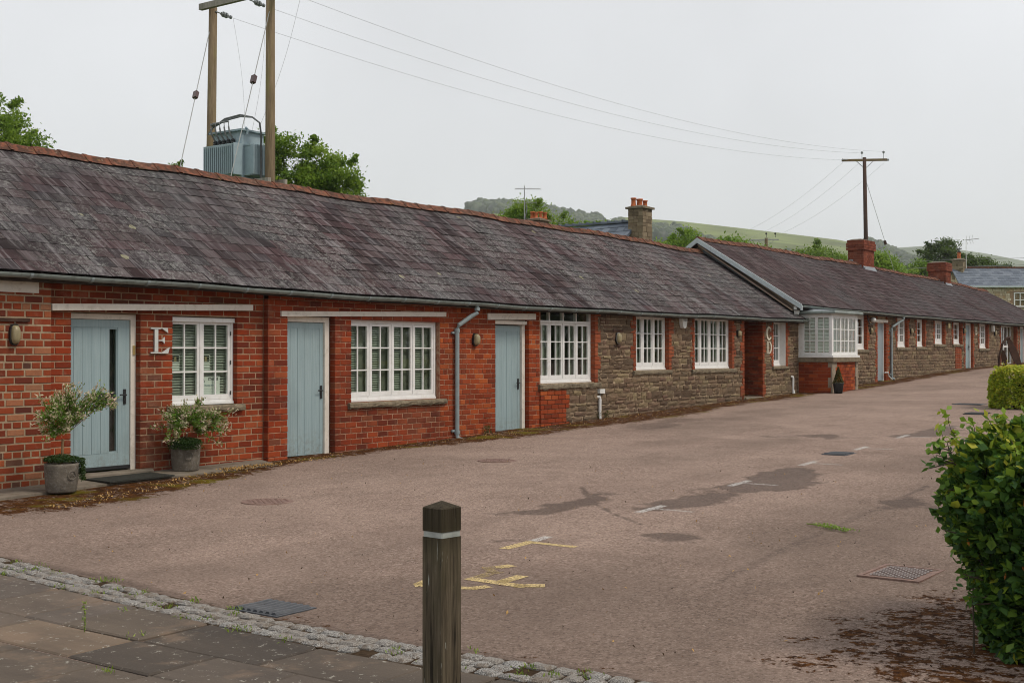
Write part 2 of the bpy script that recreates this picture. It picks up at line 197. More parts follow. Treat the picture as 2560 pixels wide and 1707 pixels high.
# ------------------------------------------------------------------ object helpers
def tag(o,label=None,cat=None,group=None,kind=None):
    for k,v in (('label',label),('category',cat),('group',group),('kind',kind)):
        if v: o[k]=v
    return o
def empty(name,loc,label,cat,group=None):
    o=bpy.data.objects.new(name,None); o.location=loc; o.empty_display_size=.2; COL.objects.link(o); o['_base']=list(loc); return tag(o,label,cat,group)
class MB:
    """collects polygons with one random value per piece; vertices are in world space"""
    def __init__(s): s.v=[]; s.f=[]; s.r=[]; s.mi=[]
    def add(s,vs,fs,r=None,mi=None):
        s.mi.extend(mi or [0]*len(fs))
        n=len(s.v); r=random.random() if r is None else r
        s.v.extend(vs); s.r.extend([r]*len(vs)); s.f.extend([tuple(i+n for i in f) for f in fs]); return s
    def box(s,x0,x1,y0,y1,z0,z1,r=None):
        return s.add([(x0,y0,z0),(x1,y0,z0),(x1,y1,z0),(x0,y1,z0),(x0,y0,z1),(x1,y0,z1),(x1,y1,z1),(x0,y1,z1)],BOXF,r)
    def obox(s,c,ax,hs,r=None):
        c=Vector(c); A=[Vector(a)*h for a,h in zip(ax,hs)]
        return s.add([tuple(c+A[0]*i+A[1]*j+A[2]*k) for i,j,k in ((-1,-1,-1),(1,-1,-1),(1,1,-1),(-1,1,-1),(-1,-1,1),(1,-1,1),(1,1,1),(-1,1,1))],BOXF,r)
    def bar(s,a,b,w,h,r=None,upv=(0,0,1)):
        a,b=Vector(a),Vector(b); d=(b-a); L=d.length; d.normalize(); u=Vector(upv); sx=d.cross(u); sx=sx.normalized() if sx.length>1e-4 else Vector((1,0,0)); u=sx.cross(d)
        return s.obox((a+b)/2,(d,sx,u),(L/2,w/2,h/2),r)
    def tube(s,pts,rad,n=8,r=None,cap=True):
        pts=[Vector(p) for p in pts]; rad=rad if isinstance(rad,(list,tuple)) else [rad]*len(pts); V=[];F=[]
        for i,p in enumerate(pts):
            d=(pts[min(i+1,len(pts)-1)]-pts[max(i-1,0)]).normalized(); a=d.cross(Vector((0,0,1)) if abs(d.z)<.9 else Vector((1,0,0))).normalized(); b=d.cross(a)
            V+=[tuple(p+(a*math.cos(t)+b*math.sin(t))*rad[i]) for t in [2*math.pi*k/n for k in range(n)]]
        for i in range(len(pts)-1):
            for k in range(n): F.append((i*n+k,i*n+(k+1)%n,(i+1)*n+(k+1)%n,(i+1)*n+k))
        if cap: F+= [tuple(range(n))[::-1],tuple((len(pts)-1)*n+k for k in range(n))]
        return s.add(V,F,r)
    def lathe(s,c,prof,n=24,r=None):
        V=[];F=[]
        for rr,z in prof: V+=[(c[0]+rr*math.cos(2*math.pi*k/n),c[1]+rr*math.sin(2*math.pi*k/n),c[2]+z) for k in range(n)]
        for i in range(len(prof)-1):
            for k in range(n): F.append((i*n+k,i*n+(k+1)%n,(i+1)*n+(k+1)%n,(i+1)*n+k))
        F+=[tuple(range(n))[::-1],tuple((len(prof)-1)*n+k for k in range(n))]
        return s.add(V,F,r)
    def prism(s,poly,axis,a,b,r=None):
        """poly: 2-D outline; axis 'x','y' or 'z' = direction of extrusion"""
        n=len(poly); m={'x':lambda p,t:(t,p[0],p[1]),'y':lambda p,t:(p[0],t,p[1]),'z':lambda p,t:(p[0],p[1],t)}[axis]
        return s.add([m(p,a) for p in poly]+[m(p,b) for p in poly],[tuple(range(n))[::-1],tuple(range(n,2*n))]+[(i,(i+1)%n,n+(i+1)%n,n+i) for i in range(n)],r)
    def build(s,name,mat,parent=None,smooth=False,kind=None,org=None):
        me=bpy.data.meshes.new(name); v=np.array(s.v,float)
        top=parent is None
        if top:
            if org is None: org=(float(v[:,0].mean()),float(v[:,1].mean()),float(v[:,2].min()))
            v=v-np.array(org)
        me.from_pydata([tuple(p) for p in v],[],s.f)
        at=me.attributes.new('rnd','FLOAT','POINT'); at.data.foreach_set('value',np.array(s.r,np.float32))
        for m_ in (mat if isinstance(mat,tuple) else (mat,)): me.materials.append(MAT[m_])
        fix(me)
        if any(s.mi): me.polygons.foreach_set('material_index',s.mi)
        if smooth: me.polygons.foreach_set('use_smooth',[True]*len(me.polygons))
        o=bpy.data.objects.new(name,me)
        if top: o.location=org; o['_base']=list(org); COL.objects.link(o)
        else: link(o,parent); o['_base']=[0,0,0]
        if kind: o['kind']=kind
        return o
import bmesh
def fix(me):
    bm=bmesh.new(); bm.from_mesh(me); bmesh.ops.recalc_face_normals(bm,faces=bm.faces); bm.to_mesh(me); bm.free()
BOXF=[(0,3,2,1),(4,5,6,7),(0,1,5,4),(1,2,6,5),(2,3,7,6),(3,0,4,7)]
def link(o,parent):
    COL.objects.link(o); o.parent=parent; b=parent.get('_base',(0,0,0))
    o.matrix_parent_inverse=Matrix.Translation([-x for x in b]); return o
def inst(name,me,M,parent):
    o=bpy.data.objects.new(name,me); link(o,parent); o.matrix_basis=M; return o
def npmesh(name,V,F,rnd,mat,parent=None,org=None,kind=None):
    """large meshes of equal polygons straight from arrays"""
    me=bpy.data.meshes.new(name); V=np.asarray(V,np.float32); F=np.asarray(F,np.int32); k=F.shape[1]
    if parent is None:
        if org is None: org=(float(V[:,0].mean()),float(V[:,1].mean()),float(V[:,2].min()))
        V=V-np.array(org,np.float32)
    me.vertices.add(len(V)); me.vertices.foreach_set('co',V.ravel()); me.loops.add(F.size); me.loops.foreach_set('vertex_index',F.ravel())
    me.polygons.add(len(F)); me.polygons.foreach_set('loop_start',np.arange(len(F),dtype=np.int32)*k)
    me.update(calc_edges=True); at=me.attributes.new('rnd','FLOAT','POINT'); at.data.foreach_set('value',np.asarray(rnd,np.float32))
    me.materials.append(MAT[mat]); o=bpy.data.objects.new(name,me)
    if parent is None: o.location=org; o['_base']=list(org); COL.objects.link(o)
    else: link(o,parent); o['_base']=[0,0,0]
    if kind: o['kind']=kind
    return o
def text(name,body,size,M,mat,parent,ext=.002,align='CENTER'):
    cu=bpy.data.curves.new(name,'FONT'); cu.body=body; cu.size=size; cu.extrude=ext; cu.align_x=align; cu.align_y='CENTER'; cu.materials.append(MAT[mat])
    c=bpy.data.objects.new(name,cu); me=bpy.data.meshes.new_from_object(c); bpy.data.objects.remove(c); bpy.data.curves.remove(cu)
    o=bpy.data.objects.new(name,me); link(o,parent); o.matrix_basis=M; return o
FACE=Matrix(((1,0,0,0),(0,0,-1,0),(0,1,0,0),(0,0,0,1)))       # text upright, facing -y
def at3(x,y,z,M=FACE): return Matrix.Translation((x,y,z))@M
# ------------------------------------------------------------------ ground
HX=np.array([-4000,-200,-40,0,9,14,20,27,33,41,50,60,100,200,4000.]); HZ=np.array([-.6,-.6,-.35,-.2,-.14,-.05,.1,.3,.46,.68,1.0,1.2,1.6,2.0,2.0])
def h(x): return float(np.interp(x,HX,HZ))
def hn(x): return np.interp(x,HX,HZ)
def axis(segs):
    a=[]
    for x0,x1,d in segs: a+=list(np.arange(x0,x1-1e-6,d))
    return np.array(a+[segs[-1][1]])
gx=axis([(-12,3,.75),(3,17,.07),(17,30,.11),(30,46,.25),(46,80,1.0)]); gy=axis([(-40,-16,1.5),(-16,-13,.25),(-13,-4,.06),(-4,.3,.05)])
X,Y=np.meshgrid(gx,gy,indexing='ij'); P2=np.stack([X.ravel(),Y.ravel()],1)
def vnoise(x,y,f,seed):
    r=np.random.default_rng(seed); t=r.random((64,64)); x=x*f; y=y*f; xi=np.floor(x).astype(int); yi=np.floor(y).astype(int); fx=x-xi; fy=y-yi
    fx=fx*fx*(3-2*fx); fy=fy*fy*(3-2*fy); a=lambda i,j:t[(xi+i)%64,(yi+j)%64]
    return a(0,0)*(1-fx)*(1-fy)+a(1,0)*fx*(1-fy)+a(0,1)*(1-fx)*fy+a(1,1)*fx*fy
def fbm(x,y,f,seed): return sum(vnoise(x,y,f*2**i,seed+i)*.5**i for i in range(4))/1.875-.5
def sdpoly(p,poly):
    poly=np.array(poly); d=np.full(len(p),1e9); ins=np.zeros(len(p),bool); n=len(poly)
    for i in range(n):
        a,b=poly[i],poly[(i+1)%n]; e=b-a; t=np.clip(((p-a)@e)/(e@e+1e-12),0,1); d=np.minimum(d,np.linalg.norm(p-a-t[:,None]*e,axis=1))
        c=((a[1]>p[:,1])!=(b[1]>p[:,1]))&(p[:,0]<(b[0]-a[0])*(p[:,1]-a[1])/(b[1]-a[1]+1e-12)+a[0]); ins^=c
    return np.where(ins,-d,d)
def sdline(p,pl):
    d=np.full(len(p),1e9)
    for a,b in zip(pl[:-1],pl[1:]):
        a=np.array(a);b=np.array(b);e=b-a;t=np.clip(((p-a)@e)/(e@e),0,1); d=np.minimum(d,np.linalg.norm(p-a-t[:,None]*e,axis=1))
    return d
px_,py_=P2[:,0],P2[:,1]; n1=fbm(px_,py_,1.3,11); n2=fbm(px_,py_,3.5,21); n3=fbm(px_,py_,8.,31)
damp=np.zeros(len(P2))
def stain(sd,edge,amt): 
    global damp
    damp=np.maximum(damp,amt*np.clip(.5-(sd+n1*.75+n2*.42+n3*.30)/(edge*1.5),0,1))
for poly,amt in [([(12.1,-7.75),(12.94,-7.5),(13.94,-7.4),(14.4,-7.5),(15.76,-7.35),(16.9,-7.36),(16.2,-7.9),(14.9,-8.3),(13.9,-8.2),(12.9,-8.0)],1),
    ([(20.9,-4.8),(21.3,-5.1),(21.1,-5.5),(20.8,-5.2)],.7),([(21.5,-5.5),(22.0,-5.8),(21.6,-6.3),(20.6,-6.4)],.8),([(22.6,-5.9),(23.1,-5.9),(22.8,-6.3)],.6),
    ([(22.0,-7.0),(24.3,-6.95),(24.9,-7.2),(23.9,-7.65),(22.1,-7.5)],.95),([(13.5,-9.8),(14.3,-9.65),(14.7,-9.7),(14.0,-10.15),(13.6,-9.95)],.9),
    ([(21.2,-2.6),(24.1,-2.1),(24.4,-1.4),(21.5,-1.5)],.6),([(11.0,-6.35),(11.3,-6.42),(11.8,-6.5),(12.5,-6.58),(13.05,-6.5),(12.2,-6.82),(11.3,-6.9),(10.95,-6.65)],.95),
    ([(10.5,-8.7),(10.68,-8.75),(10.62,-8.98)],.9),([(9.5,-7.5),(9.72,-7.55),(9.7,-7.72)],.9),([(10.0,-5.7),(10.4,-5.9),(10.1,-6.2)],.6),([(10.1,-6.6),(10.1,-6.9),(9.9,-6.85)],.6),
    ([(5.9,-7.7),(6.5,-7.7),(6.5,-8.5),(5.9,-8.5)],.75),([(26,-6.2),(27.5,-5.9),(27.2,-6.3)],.5),([(17.2,-5.0),(17.9,-5.1),(17.5,-5.4)],.4)]: stain(sdpoly(P2,poly),.22,amt)
for pl,wd,amt in [([(13.4,-5.96),(12.74,-6.46),(12.2,-6.9),(11.6,-7.52),(11.1,-8.15)],.03,.8),([(8.6,-10.15),(9.9,-10.02),(11,-9.9),(12,-9.85),(13.2,-9.76),(13.7,-9.78)],.10,.5),([(14.3,-9.68),(15.6,-9.6)],.05,.7),
    ([(16.9,-7.36),(18.4,-7.2),(20,-7.15),(22,-7.05)],.03,.45),([(6.3,-4.5),(6.25,-6.1),(5.95,-7.7),(5.9,-9),(6,-11)],.14,.6)]:
    d=sdline(P2,pl)+n2*.06; damp=np.maximum(damp,amt*np.clip(1.2-d/(wd+.03),0,1))
damp=np.clip(damp,0,1)
mb=np.interp(px_,[3,7.95,8.75,9.65,10.96,13.03,14.2,16.5,17.6,19.3,21.7,24.5,28.8,33.4,37.4,42.8,47.6,60],[-2.2,-2.0,-2.15,-2.05,-1.6,-.95,-.6,-.6,-.95,-1.1,-1.1,-1.35,-.8,-.9,-1.1,-.75,-.8,-.8])
moss=np.clip((py_-mb)/.55+.62+n1*.9,0,1)*.96
hm=sdpoly(P2,[(7.0,-11.55),(9.5,-11.7),(9.8,-12.6),(7,-13.3),(6.6,-12.6)]); hm2=np.clip(.58-hm/.9+n2*1.2,0,.76)*(hm<1.1); moss=np.maximum(moss,np.where(hm<1.2,hm2,0))
moss=np.maximum(moss,np.clip(.5-np.abs(px_-(6.2+.02*py_))/.5,0,.4)*(px_>5.8)*(py_<-4)*1.0)
moss=np.maximum(moss,np.where((px_>36.3)&(px_<40.2)&(py_>-.9),.95,0))
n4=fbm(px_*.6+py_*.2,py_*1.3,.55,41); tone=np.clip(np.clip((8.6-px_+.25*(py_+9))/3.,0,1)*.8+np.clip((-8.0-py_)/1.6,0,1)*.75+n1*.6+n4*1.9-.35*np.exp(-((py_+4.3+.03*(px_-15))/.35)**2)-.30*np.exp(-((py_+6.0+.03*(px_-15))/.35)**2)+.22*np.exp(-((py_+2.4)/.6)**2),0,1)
gm=bpy.data.meshes.new('tarmac_yard'); nx,ny=len(gx),len(gy)
V=np.stack([px_,py_,hn(px_)],1).astype(np.float32); ii=(np.arange(nx-1)[:,None]*ny+np.arange(ny-1)[None]).ravel(); F=np.stack([ii,ii+ny,ii+ny+1,ii+1],1).astype(np.int32)
gm.vertices.add(len(V)); gm.vertices.foreach_set('co',V.ravel()); gm.loops.add(F.size); gm.loops.foreach_set('vertex_index',F.ravel()); gm.polygons.add(len(F)); gm.polygons.foreach_set('loop_start',np.arange(len(F),dtype=np.int32)*4); gm.update(calc_edges=True)
for nme,a in (('damp',damp),('moss',moss),('tone',tone)): gm.attributes.new(nme,'FLOAT','POINT').data.foreach_set('value',a.astype(np.float32))
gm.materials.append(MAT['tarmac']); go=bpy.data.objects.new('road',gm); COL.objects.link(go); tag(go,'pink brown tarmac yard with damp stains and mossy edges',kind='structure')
# land beyond the yard, out to the hills
tx=axis([(-3200,-200,300),(-200,200,20),(200,3950,250)]); ty=axis([(-3200,-200,300),(-200,200,20),(200,3200,250)])
TX,TY=np.meshgrid(tx,ty,indexing='ij'); V=np.stack([TX.ravel(),TY.ravel(),hn(TX.ravel())-.12],1); ii=(np.arange(len(tx)-1)[:,None]*len(ty)+np.arange(len(ty)-1)[None]).ravel(); F=np.stack([ii,ii+len(ty),ii+len(ty)+1,ii+1],1)
tag(npmesh('terrain',V,F,np.zeros(len(V)),'field',org=(0,0,0)),'grassy land around the yard',kind='structure')
# ------------------------------------------------------------------ masonry
def unit_mesh(name,V,F,mat):
    me=bpy.data.meshes.new(name); me.from_pydata(V,[],F); me.materials.append(MAT[mat]); fix(me); return me
def brick_geo(k=.03,c=.07):
    V=[(0,1,0),(1,1,0),(1,1,1),(0,1,1),(0,c,0),(1,c,0),(1,c,1),(0,c,1),(k,0,c),(1-k,0,c),(1-k,0,1-c),(k,0,1-c)]
    F=[(0,1,5,4),(1,2,6,5),(2,3,7,6),(3,0,4,7),(4,5,9,8),(5,6,10,9),(6,7,11,10),(7,4,8,11),(8,9,10,11)]
    return V,F
def stone_geo(seed):
    r=np.random.default_rng(seed); V=[];F=[]; nx,nz=4,3
    for j in range(nz):
        for i in range(nx):
            e=(i in(0,nx-1))+(j in(0,nz-1)); u=i/(nx-1); t=j/(nz-1)
            if e==0: u+=r.uniform(-.08,.08); t+=r.uniform(-.1,.1)
            elif i in(0,nx-1): u+=(.0 if e==2 else .02)*(1 if i==0 else -1)
            V.append((u,(.45 if e==2 else .28 if e==1 else 0)+r.uniform(-.22,.22),t))
    for j in range(nz-1):
        for i in range(nx-1): a=j*nx+i; F.append((a,a+1,a+nx+1,a+nx))
    V+=[(0,3,0),(1,3,0),(1,3,1),(0,3,1)]; b=len(V)-4
    F+=[(0,b,b+1,nx-1,2,1),(nx-1,b+1,b+2,nx*nz-1,2*nx-1),(nx*nz-1,b+2,b+3,nx*(nz-1),nx*nz-3,nx*nz-2),(nx*(nz-1),b+3,b,0,nx)]
    return V,F
BG=brick_geo(); SG=[stone_geo(i) for i in range(10)]
def subtract(a,b,holes):
    seg=[(a,b)]
    for (c,d) in holes:
        out=[]
        for (p,q) in seg:
            if d<=p or c>=q: out.append((p,q)); continue
            if c>p: out.append((p,c))
            if d<q: out.append((d,q))
        seg=out
    return seg
def lay(x0,x1,z0,z1,openings,H,Lf,jx=.012,jz=.012,hdr=0,seed=0,Hf=None,xlo=None,xhi=None):
    """courses of bricks or stones with joints: [(x0,x1,z0,z1)]"""
    r=random.Random(seed); out=[]; z=z0; k=0
    while z<z1-.02:
        hh=min(Hf(r) if Hf else H,z1-z); zt=z+hh-jz; a0=xlo(k) if xlo else x0; a1=xhi(k) if xhi else x1
        cuts=sorted({a0,a1}|{c for o in openings for c in o[:2] if a0<c<a1})
        holes=[(o[0],o[1]) for o in openings if o[2]<zt-.02 and o[3]>z+.02]
        head=hdr and k%hdr==hdr-1
        for (p,q) in subtract(a0,a1,holes):
            x=p; first=True
            while x<q-.03:
                L=Lf(r,head) ; 
                if first and (k%2==1): L*=.5 if not head else .75
                first=False; e=x+L
                if q-e<.07: e=q
                out.append((x,e-(jx if e<q else 0),z,zt)); x=e
        for o in openings:                                             # slivers where a course meets a head or sill
            pass
        z+=hh; k+=1
    return [b for b in out if b[3]>h((b[0]+b[1])/2)-.04]
def cam_d(b,y): return (Vector(((b[0]+b[1])/2,y,(b[2]+b[3])/2))-CAMLOC).length
def pieces(parent,name,massname,items,mat,geo,limit,yfn,dep,jit=.003,scaley=1.,key='brick'):
    """the nearest `limit` pieces as objects that share meshes, the others joined"""
    items=sorted(items,key=lambda b:cam_d(b,0)); mes=[unit_mesh(name,*g_,mat) for g_ in geo]
    for b in items[:limit]:
        y=yfn(b)+random.uniform(-jit,jit)
        inst(name,random.choice(mes),Matrix.Translation((b[0],y,b[2]))@Matrix.Diagonal((b[1]-b[0],dep,b[3]-b[2],1)),parent)
    rest=items[limit:]
    if not rest: return
    mb=MB()
    for b in rest:
        y=yfn(b)+random.uniform(-jit,jit); V,F=random.choice(geo)
        mb.add([(b[0]+v[0]*(b[1]-b[0]),y+v[1]*dep,b[2]+v[2]*(b[3]-b[2])) for v in V],F)
    mb.build(massname,mat,parent,kind='stuff')
def core(parent,name,mat,x0,x1,z0,z1,y0,y1,openings,inset=.012):
    """mortar bed and body of a wall with openings, built as blocks that butt end to end"""
    ops=[(max(x0,o[0]-inset),min(x1,o[1]+inset),o[2]-.005,o[3]+.005) for o in openings if o[1]>x0 and o[0]<x1]
    xs=sorted({x0,x1}|{c for o in ops for c in o[:2]}); mb=MB()
    for a,b in zip(xs[:-1],xs[1:]):
        if mb.v and not subtract(z0,z1,[(o[2],o[3]) for o in ops if o[0]<=a+1e-6 and o[1]>=b-1e-6 and o[2]<=z0+.2]): mb.build(name,mat,parent); mb=MB()
        hs=[(o[2],o[3]) for o in ops if o[0]<=a+1e-6 and o[1]>=b-1e-6]
        for p,q in subtract(z0,z1,hs): mb.box(a,b,y0,y1,p,q)
    return mb.build(name,mat,parent)
def rect_frame(mb,x0,x1,z0,z1,y0,y1,w,wb=None,wt=None):
    wb=wb or w; wt=wt or w
    mb.box(x0,x0+w,y0,y1,z0,z1); mb.box(x1-w,x1,y0,y1,z0,z1); mb.box(x0+w,x1-w,y0,y1,z0,z0+wb); mb.box(x0+w,x1-w,y0,y1,z1-wt,z1)
PANE=None
def pane(parent,x0,x1,y,z0,z1):
    global PANE
    if PANE is None: PANE=unit_mesh('pane',[(0,0,0),(1,0,0),(1,1,0),(0,1,0),(0,0,1),(1,0,1),(1,1,1),(0,1,1)],BOXF,'glass')
    return inst('pane',PANE,Matrix.Translation((x0,y,z0))@Matrix.Rotation(random.uniform(-.006,.006),4,'Z')@Matrix.Diagonal((x1-x0,.004,z1-z0,1)),parent)
def sash(parent,x0,x1,z0,z1,y,cols,rows,name='casement',st=.045,bot=.07,bar=.022,panes=True):
    mb=MB(); rect_frame(mb,x0,x1,z0,z1,y,y+.045,st,bot,st)
    a0,a1,b0,b1=x0+st,x1-st,z0+bot,z1-st; cw=(a1-a0-bar*(cols-1))/cols; ch=(b1-b0-bar*(rows-1))/rows
    for i in range(1,cols): mb.box(a0+i*cw+(i-1)*bar,a0+i*(cw+bar),y+.004,y+.036,b0,b1)
    for j in range(1,rows): mb.box(a0,a1,y+.006,y+.034,b0+j*ch+(j-1)*bar,b0+j*(ch+bar))
    o=mb.build(name,'white_paint',parent)
    if panes:
        for i in range(cols):
            for j in range(rows): pane(parent,a0+i*(cw+bar)-.004,a0+i*(cw+bar)+cw+.004,y+.02,b0+j*(ch+bar)-.004,b0+j*(ch+bar)+ch+.004)
    return o
def blind(parent,x0,x1,z0,z1,y,mat='blind',gap=.040):
    mb=MB(); z=z0+.01
    while z<z1-.01:
        mb.add([(x0,y,z),(x1,y,z),(x1,y+.014,z+.028),(x0,y+.014,z+.028),(x0,y+.002,z-.002),(x1,y+.002,z-.002),(x1,y+.016,z+.026),(x0,y+.016,z+.026)],BOXF); z+=gap
    for x in (x0+.12*(x1-x0),x0+.88*(x1-x0)): mb.box(x-.002,x+.002,y-.002,y,z0,z1)
    mb.box(x0,x1,y-.005,y+.03,z1-.012,z1+.02)
    return mb.build('blind',mat,parent)
def window(parent,x0,x1,z0,z1,y,ncas,cols,rows,head=.05,foot=.07,jamb=.05,trans=None,blinds=None,curt=False,label=None,sill=None,sillz=None,sill_h=.10,mull=.03):
    mb=MB(); rect_frame(mb,x0,x1,z0,z1,y,y+.09,jamb,foot,head); zt=z1-head
    if trans:
        zt=z1-head-trans; mb.box(x0+jamb,x1-jamb,y-.01,y+.09,zt-.05,zt); 
        for i in range(1,ncas): 
            xx=x0+jamb+(x1-x0-2*jamb)*i/ncas; mb.box(xx-.015,xx+.015,y,y+.08,zt,z1-head)
    zb=z0+foot; zc=zt-(.05 if trans else 0); W=(x1-x0-2*jamb)/ncas
    for i in range(1,ncas): xx=x0+jamb+i*W; mb.box(xx-mull/2,xx+mull/2,y+.002,y+.085,zb,zc)
    mb.box(x0+.01,x1-.01,y-.025,y,z0,z0+.035)
    win=mb.build('window','white_paint',parent); 
    if label: win['label']=label
    if trans:
        for i in range(ncas): pane(win,x0+jamb+i*W+.015,x0+jamb+(i+1)*W-.015,y+.03,zt,z1-head)
    for i in range(ncas):
        a=x0+jamb+i*W+(mull/2 if i else 0)+.002; b=x0+jamb+(i+1)*W-(mull/2 if i<ncas-1 else 0)-.002
        sash(win,a,b,zb+.003,zc-.003,y+.012,cols,rows)
        if blinds=='half': MB().box(a+(b-a)*.62,b+.012,y+.10,y+.115,zb,zc).build('curtain','curtain_dark',win)
        if blinds=='half': blind(win,a+.0,a+(b-a)*.60,zb+.02,zc-.02,y+.065)
        if blinds=='full': blind(win,a-.0,b+.0,zb+.02,zc-.02,y+.075)
        if curt:
            MB().box(a+(b-a)*.70,b+.01,y+.10,y+.12,zb,zc).build('curtain','curtain',win)
    if sill:
        n=2 if sill[1]-sill[0]>1.9 else 1; xs=[sill[0]+(sill[1]-sill[0])*k/n for k in range(n+1)]
        for a,b in zip(xs[:-1],xs[1:]): rough_slab(win,'sill','sill_stone',a,b-.006,-.06,y+.03,sillz-sill_h,sillz)
    return win
def rough_slab(parent,name,mat,x0,x1,y0,y1,z0,z1):
    mb=MB(); nx=max(2,int((x1-x0)/.09)); V=[];F=[]
    prof=[(y1,z0),(y0+.02,z0),(y0,z0+.025),(y0-.004,(z0+z1)/2),(y0,z1-.02),(y0+.025,z1),(y1,z1)]
    for i in range(nx+1):
        x=x0+(x1-x0)*i/nx
        for k,(py,pz) in enumerate(prof):
            j=.009 if 0<k<6 else 0
            V.append((x,py+random.uniform(-j,j),pz+random.uniform(-j,j)*(k<3)*1.3+random.uniform(-.003,.003)))
    m=len(prof)
    for i in range(nx):
        for k in range(m-1): F.append((i*m+k,(i+1)*m+k,(i+1)*m+k+1,i*m+k+1))
    F+=[tuple(range(m)),tuple(range(nx*m,nx*m+m))[::-1]]
    return mb.add(V,F).build(name,mat,parent)
def lever_handle(parent,x,y,z,side=-1):
    mb=MB(); mb.box(x-.022,x+.022,y-.012,y,z-.12,z+.09); mb.tube([(x,y-.01,z+.01),(x,y-.05,z+.01),(x+side*.11,y-.055,z+.012)],.011,8); mb.lathe((x,y-.012,z-.08),[(.012,-.006),(.012,.006)],8)
    return mb.build('handle','black_iron',parent)
def slates(parent,x0,x1,ze,zr,yE,yR,width,gauge,mat,limit,massname,L=.43,x1f=None,seed=3):
    """overlapping slates from eaves to ridge on a plane that follows the sagging eaves and ridge"""
    r=random.Random(seed); P=lambda x,s:Vector((x,yE+(yR-yE)*s,ze(x)+(zr(x)-ze(x))*s))
    SL=(P((x0+x1)/2,1)-P((x0+x1)/2,0)).length; n=int(SL/gauge)+1; items=[]
    for i in range(n):
        x=x0-(width/2 if i%2 else 0)
        while x<x1:
            wd=width*r.uniform(.93,1.06); a=max(x,x0); b=min(x+wd,x1f(i*gauge/SL) if x1f else x1)
            if b-a>.05: items.append((a,b-.009,i))
            x+=wd
    vs=[]
    for s_ in range(6):
        q=random.Random(s_); e=[q.uniform(-.010,.010) for _ in range(4)]
        xs=[0,.33,.67,1]; V=[(xs[k],e[k]*(.9 if 0<k<3 else .5),0) for k in range(4)]+[(xs[k],e[k]*(.9 if 0<k<3 else .5),1) for k in range(4)]+[(0,1,0),(1,1,0),(0,1,1),(1,1,1)]
        F=[(0,1,5,4),(1,2,6,5),(2,3,7,6),(4,5,6,7,11,10),(0,4,10,8),(3,9,11,7)]
        vs.append((V,F))
    def mtx(a,b,i):
        s0=i*gauge/SL; s1=min(1.,(i*gauge+L)/SL); o=P(a,s0); ex=P(b,s0)-o; es=P(a,s1)-o; nn=ex.cross(es).normalized()
        if nn.z<0: nn=-nn
        lift=r.uniform(.017,.021)+(r.random()<.012)*r.uniform(.006,.014); dx=r.uniform(-.003,.003)
        ds=es.normalized()*r.uniform(-.003,.003)
        if r.random()<.005: ds=ds-es.normalized()*r.uniform(.02,.05)
        o=o+nn*lift+ds+ex.normalized()*dx; es=es-nn*(lift-.004)
        return Matrix(((ex.x,es.x,nn.x*.016,o.x),(ex.y,es.y,nn.y*.016,o.y),(ex.z,es.z,nn.z*.016,o.z),(0,0,0,1)))
    items.sort(key=lambda t:(P((t[0]+t[1])/2,t[2]*gauge/SL)-CAMLOC).length)
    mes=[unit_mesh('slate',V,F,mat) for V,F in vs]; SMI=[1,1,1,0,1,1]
    for m_ in mes: m_.materials.append(MAT['slate_edge_shadow']); m_.polygons.foreach_set('material_index',SMI)  # shadow line under each course, with dirt, painted into the dark edge faces
    for t in items[:limit]: inst('slate',r.choice(mes),mtx(*t),parent)
    mb=MB()
    for t in items[limit:]:
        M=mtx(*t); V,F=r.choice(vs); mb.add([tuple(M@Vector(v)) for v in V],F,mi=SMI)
    mb.build(massname,(mat,'slate_edge_shadow'),parent,kind='stuff')
def ridge(parent,x0,x1,zr,yR,step=.46,up=.0,limit=300,name='ridge_tile',tl=.17,mat='clay_ridge'):
    x=x0; k=0
    while x<x1-.1:
        b=min(x+step,x1); mb=MB(); dz=random.uniform(-.008,.008); z0,z1=zr(x)+up+dz,zr(b)+up+dz+random.uniform(-.006,.006); V=[]
        for xx,z,g_ in ((x,z0,0),(x+.03,z0+.004,0),(b-.07,z1-.002,0),(b-.068,z1+.010,.008),(b-.004,z1+.010,.008)):
            for (dy,dz2) in ((-tl,-tl*.78),(-tl*.62,-tl*.45),(-.05,-.015),(0,.004),(.05,-.015),(tl,-tl*.78)): V.append((xx,yR+dy*(1+g_*3),z+dz2+g_*.4))
        F=[]
        for i in range(4):
            for j in range(5): a=i*6+j; F.append((a,a+1,a+7,a+6))
        F+=[(0,1,2,3,4,5),(24,29,28,27,26,25)]
        mb.add(V,F); mb.build(name,mat,parent); x=b; k+=1
